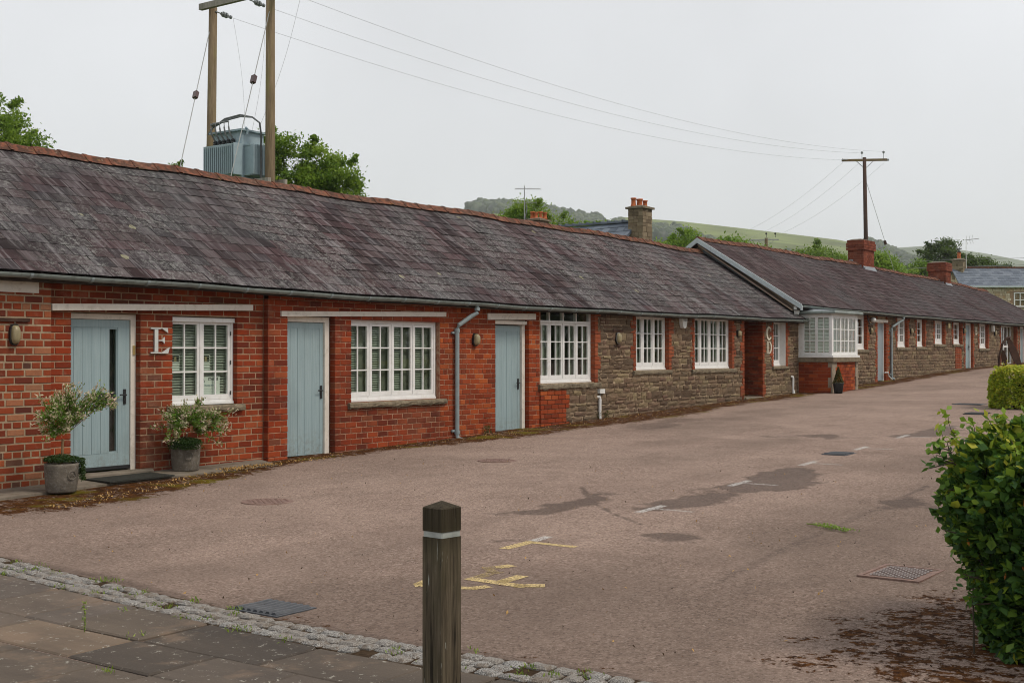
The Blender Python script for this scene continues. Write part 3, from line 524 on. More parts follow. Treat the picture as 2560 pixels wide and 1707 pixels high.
def gutter(parent,x0,x1,zg,y,rad=.062,mat='gutter_paint',step=.5,joint=.9):
    mb=MB(); xs=list(np.arange(x0,x1,step))+[x1]; m=9
    pr=[(math.cos(t),math.sin(t)) for t in [math.pi+math.pi*k/(m-1) for k in range(m)]]
    V=[]
    for x in xs:
        z=zg(x); V+=[(x,y+c*rad,z+s_*rad) for c,s_ in pr]+[(x,y+c*(rad-.008),z+s_*(rad-.008)) for c,s_ in pr[::-1]]
    n=2*m; F=[(i*n+k,i*n+(k+1)%n,(i+1)*n+(k+1)%n,(i+1)*n+k) for i in range(len(xs)-1) for k in range(n)]
    F+=[tuple(range(n)),tuple((len(xs)-1)*n+k for k in range(n))[::-1]]
    go_=mb.add(V,F).build('gutter',mat,parent)
    x=x0+.55; 
    while x<x1-.1:
        b=MB(); z=zg(x); V=[(xx,y+c*rr,z+s_*rr) for xx in (x-.02,x+.02) for rr in (rad+.009,rad+.001) for c,s_ in (pr if rr>rad+.005 else pr[::-1])]
        b.add(V,[(k,(k+1)%(2*m),2*m+(k+1)%(2*m),2*m+k) for k in range(2*m)]+[tuple(range(2*m)),tuple(range(2*m,4*m))[::-1]]); b.build('gutter_joint','pipe_paint',go_); x+=joint
    return go_
def downpipe(parent,x,ztop,zbot,y,yg,dx,rad=.042,mat='pipe_paint',clips=True):
    mb=MB(); mb.tube([(x+dx,yg,ztop),(x+dx,yg,ztop-.13),(x+dx*.75,yg+(y-yg)*.4,ztop-.2),(x+dx*.12,y-.01,ztop-.36),(x,y,ztop-.44),(x,y,zbot+.1),(x-.005,y-.02,zbot+.03),(x+.03,y-.09,zbot)],rad,10)
    for z in (ztop-.46,zbot+.14,ztop-.06): mb.lathe((x+(dx if z>ztop-.1 else 0),yg if z>ztop-.1 else y,z),[(rad+.008,-.03),(rad+.008,.03)],12)
    o=mb.build('downpipe',mat,parent,smooth=False)
    if clips:
        for z in (ztop-.50,zbot+.17): MB().box(x-.11,x-.03,y+.02,y+.05,z-.02,z+.02).build('pipe_clip',mat,o)
    return o
# ------------------------------------------------------------------ the near range (brick, then stone)
ze1=lambda x:float(np.interp(x,[7,9,11,13.2,16.5,21,24.7,34.2],[2.66,2.65,2.635,2.605,2.575,2.55,2.545,2.565]))+.007*math.sin(x*1.15)+.005*math.sin(x*2.7+1)
zr1=lambda x:float(np.interp(x,[7,11,16.5,20.2,26.3,34.2],[4.74,4.75,4.735,4.735,4.725,4.60]))+.018*math.sin(x*.9+.5)+.010*math.sin(x*2.3)
XL,XM,XE=7.9,22.03,34.1
B1=empty('terraced_building',(21,0,0),'long low brick and brown stone range with sagging slate roof, nearest the camera','building')
D1=(10.22,11.34,-.5,2.17); W1=(11.91,13.13,.84,2.16); D2=(14.09,15.16,-.5,2.22); W2=(15.55,17.88,.80,2.19); D3=(19.59,20.72,-.5,2.29)
W3=(21.09,23.17,1.0,2.56); W4=(24.93,26.47,1.23,2.56); W5=(27.78,29.84,1.23,2.56); DW=(30.57,31.70,-.5,2.56); W6=(32.41,33.24,1.26,2.56)
TOP=2.56
sl_=lambda r,hd:(.131 if hd else .262)*r.uniform(.98,1.02)
def prot(b,lo=0.0): return lo
# bodies of the walls
core(B1,'wall','mortar_old',XL,9.85,-.6,TOP,.006,.38,[])
core(B1,'wall','mortar',9.85,13.68,-.6,TOP,.107,.38,[D1,W1])
core(B1,'wall','mortar_mid',13.68,XM-.9,-.6,TOP,.007,.38,[D2,W2,D3]); core(B1,'wall','mortar_stone',XM-.9,XE,-.6,TOP,.002,.42,[W3,W4,W5,DW,W6])
br=[]
for nm,x0,x1,ops,mt,yy,hd,sd_ in (('old',XL,9.85,[],'brick_old',0,4,1),('panel',9.85,13.66,[D1,W1],'brick',.10,0,2),('mid',13.68,17.89,[D2,W2],'brick',0,0,3),('pier',17.9,21.09,[D3],'brick_orange',0,6,4)):
    its=lay(x0,x1,-.38,TOP,ops,.095,sl_,hdr=hd,seed=sd_,jx={'old':.020,'panel':.016}.get(nm,.011),jz={'old':.019,'panel':.015}.get(nm,.011))
    br+=[(b,mt,yy) for b in its]
# brickwork below and beside the stone windows
qz=lambda a,b,z0,z1,sd_:None
its=lay(21.09,XM,-.38,.9,[],.095,sl_,seed=9,xhi=lambda k:22.03+(.12 if (k//3)%2 else 0)); br+=[(b,'brick_orange',-.030) for b in its]
def quoin(a,b,z0,z1,wide_right,mt='brick_quoin',H=.095,n=3,y=-.019,w=(.125,.24)):
    """toothed brick dressing beside an opening"""
    z=z0;k=0;out=[]
    while z<z1-.03:
        ww=w[(k//n)%2]; x0,x1=(a,a+ww) if wide_right else (b-ww,b); out.append((x0,x1-.006,z,min(z+H,z1)-.007)); z+=H; k+=1
    return [(q,mt,y) for q in out]
QS=[]
for (a,b,zb) in ((W3[1],None,.99),(W4[1],None,1.22),(W5[1],None,1.22),(W6[1],None,1.25)): QS+=quoin(a,b,zb,TOP,True)
for (a,zb) in ((W4[0],1.22),(W5[0],1.22),(W6[0],1.25),(DW[0],.2)): QS+=quoin(None,a,zb,TOP,False)
QS+=quoin(DW[1],None,.2,TOP,True,w=(.11,.2)); br+=QS
bys={}
for b,mt,yy in br: bys.setdefault((mt,yy),[]).append(b)
allb=sorted(br,key=lambda t:cam_d(t[0],t[2])); near=set(id(t) for t in allb[:300])
for (mt,yy),lst in bys.items():
    objs=[t[0] for t in br if t[1]==mt and t[2]==yy and id(t) in near]; rest=[t[0] for t in br if t[1]==mt and t[2]==yy and id(t) not in near]
    if objs: pieces(B1,'brick','brickwork',objs,mt,[BG],10**6,lambda b:yy,.115-min(yy,0),.0035)
    if rest: pieces(B1,'brick','brickwork',rest,mt,[BG],0,lambda b:yy,.115-min(yy,0),.0035)
# return of the old section and of the step at 13.7: stretcher ends seen from the side
mb=MB()
for k in range(32):
    z=-.38+k*.095
    if z+.095<TOP and z>-.2: mb.box(13.668,13.70,.0,.10,z,z+.083)
mb.build('brickwork','brick',B1,kind='stuff')
# stones
sops=[(21.0,XM-.01,-1,.9),(21.0,W3[1]+.115,.88,TOP+.1),(W4[0]-.115,W4[1]+.115,1.12,TOP+.1),(W5[0]-.115,W5[1]+.115,1.12,TOP+.1),(DW[0]-.115,DW[1]+.115,-1,TOP+.1),(W6[0]-.115,W6[1]+.115,1.15,TOP+.1)]
st=lay(21.0,XE,-.2,TOP,sops,.1,lambda r,hd:r.choice((.15,.22,.30,.38,.48))*r.uniform(.85,1.15),jx=.015,jz=.015,seed=31,Hf=lambda r:r.choice((.075,.095,.11,.135,.17)))
big=[]
r_=random.Random(5)
st2=[]
for b in st:
    if b[3]-b[2]>.1 and r_.random()<.22:
        zm=(b[2]+b[3])/2+r_.uniform(-.012,.012); st2+=[(b[0],b[1],b[2],zm-.007),(b[0],b[1],zm+.007,b[3])]
    else: st2.append(b)
pieces(B1,'stone','stonework',st2,'stone',SG,300,lambda b:-.022,.040,.008)
# lintels
def lintel(x0,x1,za,zb,hh,y0=-.03,y1=.2,mat='cream_paint'):
    mb=MB(); mb.add([(x0,y0,za),(x1,y0,zb),(x1,y1,zb),(x0,y1,za),(x0,y0,za+hh),(x1,y0,zb+hh),(x1,y1,zb+hh),(x0,y1,za+hh)],BOXF); return mb.build('lintel',mat,B1)
lintel(9.86,13.35,2.185,2.275,.088,-.012,.26); lintel(13.93,18.04,2.20,2.29,.083); lintel(19.32,20.92,2.26,2.295,.125); lintel(9.0,9.66,2.40,2.40,.16,-.012,.2)
# eaves board, soffit, roof deck, back wall, floor
mb=MB(); V=[]; xs=list(np.arange(XL,XE,2.))+[XE]
for a,b in zip(xs[:-1],xs[1:]):
    mb.add([(a,-.20,ze1(a)-.10),(b,-.20,ze1(b)-.10),(b,-.175,ze1(b)-.10),(a,-.175,ze1(a)-.10),(a,-.20,ze1(a)),(b,-.20,ze1(b)),(b,-.175,ze1(b)),(a,-.175,ze1(a))],BOXF)
    mb.add([(a,-.17,TOP-.02),(b,-.17,TOP-.02),(b,.02,TOP-.02),(a,.02,TOP-.02),(a,-.17,TOP),(b,-.17,TOP),(b,.02,TOP),(a,.02,TOP)],BOXF)
mb.build('eaves_board','dark_wood',B1)
def deck(parent,xs,ze,zr,y0,yR,yB,zB,name='roof_deck'):
    mb=MB()
    for a,b in zip(xs[:-1],xs[1:]):
        for dz in (0,):
            mb.add([(a,y0,ze(a)-.03),(b,y0,ze(b)-.03),(b,yR,zr(b)-.03),(a,yR,zr(a)-.03),(a,y0,ze(a)-.005),(b,y0,ze(b)-.005),(b,yR,zr(b)-.005),(a,yR,zr(a)-.005)],BOXF)
            mb.add([(a,yR+.002,zr(a)-.03),(b,yR+.002,zr(b)-.03),(b,yB,zB-.03),(a,yB,zB-.03),(a,yR+.002,zr(a)),(b,yR+.002,zr(b)),(b,yB,zB),(a,yB,zB)],BOXF)
    return mb.build(name,'slate_plum',parent)
xs=list(np.arange(XL,XE,.6))+[XE]; deck(B1,xs,ze1,zr1,-.19,3.0,6.3,2.5)
MB().box(XL,XE,5.8,6.1,-.6,2.5).build('back_wall','interior',B1); MB().box(XL,XE,.43,5.79,-.35,-.25).build('floor','interior',B1)
MB().box(XL-.3,XL,0,6.1,-.6,3.2).build('end_wall','brick_old',B1)
for x in (13.55,18.0,24.2,30.2): MB().box(x,x+.12,.45,5.79,-.24,2.5).build('partition','interior',B1)
slates(B1,XL,XE,ze1,zr1,-.235,2.98,.345,.268,'slate',300,'slate_covering',x1f=lambda s:XE-.01)
ridge(B1,XL,33.8,zr1,3.0,up=.10)
gutter(B1,XL,34.25,lambda x:ze1(x)-.012,-.275)
downpipe(B1,18.32,2.50,.02,-.06,-.275,.33)
# doors
def plank_door(parent,x0,x1,z0,z1,y,n,mat,label,xp0=None,xp1=None,zp0=None,zp1=None,nm='door'):
    d=MB().box(x0,x1,y+.004,y+.045,z0,z1).build(nm,mat,parent); d['label']=label; f=MB()
    a,b=(xp0 or x0+.07),(xp1 or x1-.07); c,e=(zp0 or z0+.02),(zp1 or z1-.09)
    f.box(x0,a-.004,y-.004,y+.004,z0,z1); f.box(b+.004,x1,y-.004,y+.004,z0,z1); f.box(a-.004,b+.004,y-.004,y+.004,e+.004,z1)
    if c>z0+.03: f.box(a-.004,b+.004,y-.004,y+.004,z0,c-.004)
    f.build('rail',mat,d)
    w_=(b-a)/n
    for i in range(n): MB().box(a+i*w_+.003,a+(i+1)*w_-.003,y-.002+random.uniform(0,.001),y+.004,c,e).build('plank',mat,d)
    return d
def door_frame(parent,x0,x1,z0,z1,y,w,mat='cream_paint',top=.07):
    mb=MB(); mb.box(x0,x0+w,y,y+.1,z0,z1); mb.box(x1-w,x1,y,y+.1,z0,z1); mb.box(x0+w,x1-w,y,y+.1,z1-top,z1); mb.box(x0+w-.015,x0+w,y+.03,y+.1,z0,z1-top-.002); return mb.build('door_frame',mat,parent)
# door E: boarded with a long glazed slot
fr1=door_frame(B1,10.15,11.335,-.02,2.165,.195,.085,'cream_paint',.075)
E1=(10.24,11.245); d=MB()
d.box(E1[0],10.918,.225,.265,.06,2.085); d.box(11.035,E1[1],.225,.265,.06,2.085); d.box(10.918,11.035,.225,.265,.06,.26); d.box(10.918,11.035,.225,.265,1.955,2.085)
dE=d.build('door','door_blue',B1); dE['label']='pale blue boarded front door with a tall narrow glass slot'
f=MB(); f.box(E1[0],10.335,.217,.225,.06,2.085); f.box(11.05,E1[1],.217,.225,.06,2.085); f.box(10.335,11.05,.217,.225,1.98,2.085); f.box(10.335,11.05,.217,.225,.06,.235); f.build('rail','door_blue',dE)
for i in range(4): a=10.342+i*.144; MB().box(a+.002,a+.140,.220,.225,.24,1.974).build('plank','door_blue',dE)
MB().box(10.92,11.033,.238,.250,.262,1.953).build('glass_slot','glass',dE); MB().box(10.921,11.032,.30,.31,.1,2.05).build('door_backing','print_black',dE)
mb=MB(); rect_frame(mb,10.60,10.90,.955,1.075,.205,.219,.022); mb.box(10.622,10.878,.211,.219,.977,1.053); mb.build('letterbox','black_iron',dE)
lever_handle(dE,11.16,.216,1.03); MB().box(E1[0],E1[1],.19,.25,.015,.058).build('weather_bar','black_iron',dE)
MB().box(11.283,11.318,.178,.195,1.60,1.73).build('doorbell','brass',fr1)
rough_slab(B1,'doorstep','concrete',10.2,11.5,.0,.3,-.20,-.01)
# door 2 and door 3
fr2=door_frame(B1,14.0,15.11,-.06,2.21,.09,.10,'cream_paint',.085)
d2=plank_door(B1,14.10,15.005,-.03,2.118,.13,5,'door_blue','pale blue boarded door between two brick piers',14.10,14.92,-.025,2.02); lever_handle(d2,14.955,.125,1.0)
rough_slab(B1,'doorstep','sill_stone',14.0,15.35,-.04,.2,-.2,-.055)
fr3=door_frame(B1,19.5,20.70,.05,2.285,.09,.10,'cream_paint',.10)
MB().box(19.58,20.69,.03,.09,2.19,2.255).build('door_head','cream_paint',fr3)
d3=plank_door(B1,19.60,20.585,.10,2.165,.14,5,'door_blue','weathered pale blue boarded door right of the downpipe',19.60,20.50,.11,2.05); lever_handle(d3,20.52,.135,1.02)
MB().box(19.60,20.585,.105,.14,.062,.10).build('weather_bar','black_iron',d3); rough_slab(B1,'doorstep','sill_stone',19.5,20.95,-.03,.2,-.1,.045)
# windows
w1=window(B1,W1[0]-.03,W1[1],.86,2.15,.19,2,2,3,blinds='full',head=.055,label='two light white casement window with venetian blind')
MB().box(W1[0]-.02,W1[1]+.01,.155,.19,2.085,2.15).build('head_moulding','white_paint',w1); rough_slab(w1,'sill','sill_stone',11.8,13.24,.03,.22,.75,.85)
for z in (1.92,1.48,1.02): MB().box(W1[1]-.06,W1[1]-.045,.182,.19,z-.03,z+.03).build('hinge','black_iron',w1)
window(B1,W2[0]-.06,W2[1]-.01,.80,2.20,.09,4,2,3,blinds='half',head=.07,foot=.09,label='four light white casement window with half drawn blinds',sill=(15.46,18.05),sillz=.79,sill_h=.10)
window(B1,W3[0]-.06,W3[1]-.01,1.0,2.58,.09,4,2,3,head=.04,foot=.09,trans=.245,curt=True,label='large white window with a row of four toplights',sill=(21.03,23.38),sillz=.985,sill_h=.115)
window(B1,W4[0]-.06,W4[1]-.01,1.23,2.58,.09,3,2,3,head=.13,foot=.10,curt=True,mull=.05,label='three light white window in the stone wall',sill=(24.78,26.56),sillz=1.22,sill_h=.10)
window(B1,W5[0]-.06,W5[1]-.01,1.23,2.58,.09,4,2,3,head=.10,foot=.09,curt=True,mull=.05,label='four light white window in the stone wall',sill=(27.6,30.03),sillz=1.22,sill_h=.11)
w6=window(B1,W6[0]-.1,W6[1]-.005,1.26,2.58,.16,2,2,3,head=.10,foot=.09,label='narrow white window beside the letters',sill=(32.32,33.36),sillz=1.25,sill_h=.09)
MB().box(W6[1]-.012,W6[1]-.002,.0,.16,1.262,2.54).build('reveal_lining','white_paint',w6)
# entrance passage between stone piers
its=[]
z=.2;k=0
pb=MB()
while z<TOP-.02:
    y=.13 if k%2 else .02; pts=[.006]+([.13] if k%2 else [])+[.27 if not k%2 else .39,.60]
    for p,q in zip(pts[:-1],pts[1:]): pb.add([(DW[1]-.012,p,z),(DW[1]+.02,p,z),(DW[1]+.02,q-.012,z),(DW[1]-.012,q-.012,z),(DW[1]-.012,p,z+.083),(DW[1]+.02,p,z+.083),(DW[1]+.02,q-.012,z+.083),(DW[1]-.012,q-.012,z+.083)],BOXF)
    z+=.095;k+=1
pb.build('brickwork','brick_orange',B1,kind='stuff'); MB().box(DW[1],DW[1]+.3,.43,.62,.1,TOP).build('wall','mortar_red',B1)
de=MB().box(DW[0]-.1,DW[1]+.1,.62,.68,.42,2.55).build('door','print_black',B1); de['label']='dark inner door at the end of the entrance recess'
MB().box(DW[0]+.02,DW[0]+.06,.05,.1,.43,2.5).build('door_post','cream_paint',B1); rough_slab(B1,'doorstep','concrete',DW[0]-.05,DW[1]+.05,-.03,.62,.25,.45)
# small white boxes and pipes on the near wall are parts of the building
def conduit(parent,x,z0,z1,y=-.03,shoe=False):
    mb=MB(); mb.tube([(x-.02,y+.03,z1),(x+.01,y-.02,z1-.01),(x+.02,y-.02,z1-.06),(x+.02,y-.02,z0+.12),(x+.03,y-.03,z0)],[.03,.035,.035,.03,.03 if not shoe else .05],8); return mb.build('waste_pipe','white_paint',parent)
conduit(B1,23.30,.14,.67); conduit(B1,33.62,.48,.95,shoe=True)
MB().box(23.30,23.50,-.07,.02,.745,.84).build('junction_box','alarm_white',B1)
MB().tube([(23.40,-.03,.745),(23.33,-.03,.70),(23.30,-.02,.66)],.012,6).build('cable','cable',B1)
MB().box(23.385,23.40,-.012,.0,1.0,2.5).build('cable','rust_steel',B1)
# ------------------------------------------------------------------ the far range
ze2=lambda x:float(np.interp(x,[33,39.4,45.9,58.2,66],[2.985,2.925,2.895,2.865,2.85]))+.007*math.sin(x*1.0); zr2=lambda x:float(np.interp(x,[33,38,46,49,59.5,65],[5.0,5.0,4.97,4.91,4.77,4.57]))+.022*math.sin(x*.7)+.010*math.sin(x*1.9)
XS,XF=34.10,64.0; T2=2.83
B2=empty('terraced_building',(48,0,.8),'taller stone range further along, with white box bay window and two brick chimneys','building')
W7=(38.6,39.57,1.73,T2+.01); D4=(40.55,41.36,-.5,2.64); W8=(42.47,43.50,1.82,T2+.01); W9=(44.5,45.36,1.84,T2+.01); W10=(46.5,47.64,1.95,T2+.01); W11=(48.75,49.80,1.96,T2+.01); D5=(50.3,51.27,-.5,T2+.01); W12=(52.2,53.4,1.81,T2+.01); G13=(55.4,58.4,-.5,T2+.01); D6=(58.5,59.4,-.5,T2+.01)
G13=(55.4,57.9,-.5,T2+.01)
OP2=[W7,D4,W8,W9,W10,W11,D5,W12,G13,D6]
core(B2,'wall','mortar_stone',XS,XF,-.3,T2,.002,.42,OP2)
br2=[]
for o in OP2:
    zb=max(o[2],.3); br2+=quoin(o[1],None,zb,T2,True); br2+=quoin(None,o[0],zb,T2,False)
br2+=[((49.0+i*.262,49.25+i*.262,1.02+k*.095,1.10+k*.095),'brick_orange',-.030) for k in range(9) for i in range(3)]
pieces(B2,'brick','brickwork',[t[0] for t in br2],'brick_quoin',[BG],0,lambda b:-.019,.14,.003)
so2=[(o[0]-.115,o[1]+.115,o[2]-.1 if o[2]>0 else o[2],T2+.1) for o in OP2]+[(34.1,36.12,-1,3),(48.95,49.8,1.0,1.86)]
st=lay(XS,XF,.1,T2,so2,.1,lambda r,hd:r.choice((.18,.24,.32,.42))*r.uniform(.85,1.15),jx=.018,jz=.018,seed=77,Hf=lambda r:r.choice((.09,.11,.13,.16)))
pieces(B2,'stone','stonework',st,'stone',SG,300,lambda b:-.022,.040,.008)
for nm,o,nc,cl in (('w',W7,1,2),('w',W8,2,2),('w',W9,1,2),('w',W10,2,2),('w',W11,1,2),('w',W12,2,2)):
    window(B2,o[0]-.05,o[1]-.01,o[2],T2+.02,.09,nc,cl,3,head=.10,foot=.12,mull=.05,sill=(o[0]-.12,o[1]+.13),sillz=o[2]-.01,sill_h=.11,jamb=.06)
d4=plank_door(B2,40.5,41.31,.70,2.60,.09,1,'door_grey','plain pale grey door under a short white lintel'); door_frame(B2,40.4,41.355,.69,2.635,.07,.045,'white_paint',.04)
MB().box(40.28,41.45,-.05,.06,2.625,2.715).build('lintel','cream_paint',B2); 
mb=MB(); 
for k,zz in enumerate(np.arange(.68,2.6,.19)): mb.box(41.48,41.48+(.22,.34)[k%2],-.01,.03,zz,zz+.18)
mb.build('brickwork','brick_orange',B2,kind='stuff')
d5=plank_door(B2,50.25,51.2,1.02,2.72,.12,2,'door_blue','pale blue panelled door by the letter B'); door_frame(B2,50.2,51.265,1.0,2.80,.07,.09,'white_paint',.08); lever_handle(d5,51.1,.12,1.85); MB().box(50.4,50.48,.1,.12,1.8,2.0).build('letterbox','black_iron',d5)
d6=plank_door(B2,58.5,59.25,1.17,2.72,.12,1,'door_blue','furthest pale door past the glazed screen'); door_frame(B2,58.45,59.395,1.17,2.8,.07,.1,'white_paint',.08)
gl=MB(); rect_frame(gl,G13[0],G13[1],1.12,2.80,.22,.29,.06); gl.box(G13[0]+.06,G13[1]-.06,.22,.29,1.86,1.93)
for i in range(1,4): xx=G13[0]+(G13[1]-G13[0])*i/4; gl.box(xx-.03,xx+.03,.215,.285,1.18,2.74)
gs=gl.build('window','white_paint',B2); gs['label']='floor length glazed screen behind the rusty sculpture'
for i in range(4):
    a=G13[0]+(G13[1]-G13[0])*i/4+.03; b=a+(G13[1]-G13[0])/4-.06; pane(gs,a,b,.25,1.18,1.86); pane(gs,a,b,.25,1.93,2.74)
xs=list(np.arange(33.72,64.1,.7))+[64.1]
deck(B2,xs,ze2,zr2,-.19,3.0,6.3,2.75); MB().box(XS,XF,5.8,6.1,-.3,2.75).build('back_wall','interior',B2); MB().box(XS+.3,XF,.43,5.79,.0,.1).build('floor','interior',B2)
mb=MB()
for a,b in zip(xs[:-1],xs[1:]):
    mb.add([(a,-.20,ze2(a)-.11),(b,-.20,ze2(b)-.11),(b,-.175,ze2(b)-.11),(a,-.175,ze2(a)-.11),(a,-.20,ze2(a)),(b,-.20,ze2(b)),(b,-.175,ze2(b)),(a,-.175,ze2(a))],BOXF)
    mb.add([(a,-.17,T2),(b,-.17,T2),(b,.02,T2),(a,.02,T2),(a,-.17,T2+.02),(b,-.17,T2+.02),(b,.02,T2+.02),(a,.02,T2+.02)],BOXF)
mb.build('eaves_board','dark_wood',B2)
# gable walls (pentagons with thickness)
def gable(x0,x1,ze,zr,mat,name='gable_wall'):
    MB().prism([(.43,.0),(5.79,.0),(5.79,ze(x0)-.1),(3.0,zr(x0)-.05),(.43,ze(x0)+.25)],'x',x0,x1).build(name,mat,B2)
MB().prism([(.02,TOP-.1),(6.1,TOP-.1),(6.1,2.72),(3.0,zr2(XS)-.04),(.02,ze2(XS)+.02)],'x',XS-.01,XS+.28).build('gable_wall','render',B2); gable(XF-.3,XF-.02,ze2,zr2,'stone')
MB().box(XS-.01,XS+.10,-.03,.02,TOP-.15,ze2(XS)-.02).build('corner_stone','render',B2)
slates(B2,33.72,64.1,ze2,zr2,-.235,2.98,.345,.268,'slate_plum',300,'slate_covering',seed=8)
ridge(B2,33.70,64.1,zr2,3.0,up=.10)
gutter(B2,33.75,64.1,lambda x:ze2(x)-.012,-.275)
downpipe(B2,41.75,2.86,.74,-.06,-.275,.55)
MB().tube([(41.2,-.02,.97),(41.45,-.05,.97),(41.47,-.06,.85),(41.62,-.12,.74)],.02,6).build('waste_pipe','white_paint',B2)
# bargeboards and lead flashing at the near gable
def barge(x0,x1,ya,za,yb,zb,hh,name,mat):
    dy,dz=yb-ya,zb-za; L=math.hypot(dy,dz); ny,nz=-dz/L*hh,dy/L*hh
    if nz>0: ny,nz=-ny,-nz
    MB().prism([(ya,za),(yb,zb),(yb,zb+nz*1.22),(ya,za+nz*1.22)],'x',x0,x1).build(name,mat,B2)
zA=zr2(33.7)+.06
barge(33.66,33.70,3.0,zA,-.30,ze2(33.7)+.01,.145,'bargeboard','barge_paint'); barge(33.66,33.70,3.002,zA,6.3,2.78,.145,'bargeboard','barge_paint')
MB().box(33.60,33.66,-.33,-.29,ze2(33.7)-.16,ze2(33.7)-.02).build('bargeboard_foot','barge_paint',B2)
MB().prism([(3.0,zr1(34)+.02),(-.05,ze1(34)+.06),(-.05,ze1(34)+.17),(3.0,zr1(34)+.13)],'x',XS-.055,XS-.012).build('flashing','lead',B2)
MB().prism([(3.0,zr1(34)+.012),(-.05,ze1(34)+.045),(-.05,ze1(34)+.055),(3.0,zr1(34)+.022)],'x',XS-.20,XS-.05).build('flashing','lead',B2)
MB().prism([(3.0,zA-.22),(.0,ze2(34)-.16),(.0,ze2(34)-.14),(3.0,zA-.20)],'x',33.70,XS-.012).build('soffit','render',B2)
# box bay
bx0,bx1,by=34.14,36.12,-1.0; gz=.44
bw=MB(); bw.box(bx0,bx1,by+.02,.0,.1,1.36); bwall=bw.build('bay_wall','mortar_red',B2)
bb=[]
z=.36;k=0
while z<1.36-.02:
    zt=min(z+.083,1.36); x=bx0+.02+(.0 if k%2 else .13)
    rowF=[bx0+.25]+[bx0+.25+(.13 if k%2 else .262)+.262*i for i in range(6)]; rowF=[v for v in rowF if v<bx1-.2]+[bx1-.15-(.06 if (k//3)%2 else 0)]
    for p,q in zip(rowF[:-1],rowF[1:]): bb.append((p,q-.01,by,by+.03,z,zt))
    rowL=[by+.04+(.085 if (k//3)%2 else 0)]+[by+.10+(.20 if k%2 else .33)+.262*i for i in range(3)]; rowL=[v for v in rowL if v<-.1]+[-.0]
    for p,q in zip(rowL[:-1],rowL[1:]): bb.append((bx0-.01,bx0+.02,p,q-.01,z,zt))
    z+=.095;k+=1
mb=MB(); 
for b in bb: mb.box(*b)
mb.build('brickwork','brick_orange',bwall,kind='stuff')
k=0;z=.36
while z<1.35:
    zt=min(z+.285,1.36); wx=.24 if k%2==0 else .33; wy=.035 if k%2==0 else .12
    MB().box(bx0-.014,bx0+wx,by-.012,by+wy-.01,z,zt-.008).build('quoin_stone','dressed_stone',bwall); MB().box(bx1-(.14 if k%2 else .20),bx1+.012,by-.012,by+.1,z,zt-.008).build('quoin_stone','dressed_stone',bwall); z+=.285;k+=1
MB().box(bx0-.07,bx1+.07,by-.07,-.0,1.365,1.49).build('bay_sill','sill_stone',bwall)
bf=MB(); bf.box(bx0-.05,bx1+.05,by-.05,0,1.495,1.555)
for (a,b,c,e) in ((bx0,bx0+.10,by,by+.06),(bx1-.10,bx1,by,by+.06),(bx0,bx0+.08,-.13,-.0),(bx1-.08,bx1,-.13,-.0)): bf.box(a,b,c,e,1.555,2.74)
bf.box(bx0+.10,bx1-.10,by+.01,by+.058,2.66,2.74); bf.box(bx0+.01,bx0+.08,by+.06,-.13,2.66,2.74); bf.box(bx1-.08,bx1-.01,by+.06,-.13,2.66,2.74)
bwin=bf.build('bay_window','white_paint',B2); bwin['label']='white box bay window with glazing bars on three sides'
W_=(bx1-bx0-.20)/3
for i in range(3): sash(bwin,bx0+.10+i*W_+.003,bx0+.10+(i+1)*W_-.003,1.56,2.655,by+.01,2,3,st=.042,bot=.09)
# side lights (built along y, then turned to face the yard's near end)
def side_sash(x,y0,y1,z0,z1,cols,rows,mat='white_paint',st=.034,bot=.08,bar=.020):
    mb=MB(); mb.box(x,x+.045,y0,y0+st,z0,z1); mb.box(x,x+.045,y1-st,y1,z0,z1); mb.box(x,x+.045,y0+st,y1-st,z0,z0+bot); mb.box(x,x+.045,y0+st,y1-st,z1-st,z1)
    a0,a1,b0,b1=y0+st,y1-st,z0+bot,z1-st; cw=(a1-a0-bar*(cols-1))/cols; ch=(b1-b0-bar*(rows-1))/rows
    for i in range(1,cols): mb.box(x+.004,x+.036,a0+i*cw+(i-1)*bar,a0+i*(cw+bar),b0,b1)
    for j in range(1,rows): mb.box(x+.006,x+.034,a0,a1,b0+j*ch+(j-1)*bar,b0+j*(ch+bar))
    mb.build('casement',mat,bwin)
    for i in range(cols):
        for j in range(rows): MB().box(x+.018,x+.022,a0+i*(cw+bar),a0+i*(cw+bar)+cw,b0+j*(ch+bar),b0+j*(ch+bar)+ch).build('pane','glass',bwin)
ym=(by+.06-.13)/2
side_sash(bx0+.015,by+.063,ym-.002,1.56,2.655,2,3); side_sash(bx0+.015,ym+.002,-.133,1.56,2.655,2,3)
mb=MB(); z=1.66
while z<2.6: mb.add([(bx0+.075,by+.09,z),(bx0+.075,-.12,z),(bx0+.087,-.12,z+.03),(bx0+.087,by+.09,z+.03),(bx0+.079,by+.09,z),(bx0+.079,-.12,z),(bx0+.091,-.12,z+.03),(bx0+.091,by+.09,z+.03)],BOXF); z+=.040
mb.build('blind','blind_white',bwin)
mb=MB(); mb.add([(bx0-.08,by-.08,2.775),(bx1+.08,by-.08,2.775),(bx1+.08,0,2.775),(bx0-.08,0,2.775),(bx0+.35,-.2,2.90),(bx1-.35,-.2,2.90),(bx1-.35,0,2.90),(bx0+.35,0,2.90)],BOXF); mb.build('bay_roof','lead',B2)
mb=MB(); mb.tube([(bx0-.10,0,2.77),(bx0-.10,by-.10,2.77),(bx1+.10,by-.10,2.77),(bx1+.10,0,2.77)],.045,8); mb.build('bay_gutter','gutter_paint',B2)
for i in range(3): MB().box(bx0+.2+i*.6,bx0+.5+i*.6,-.5,-.48,1.6,2.6).build('curtain','curtain',bwin)
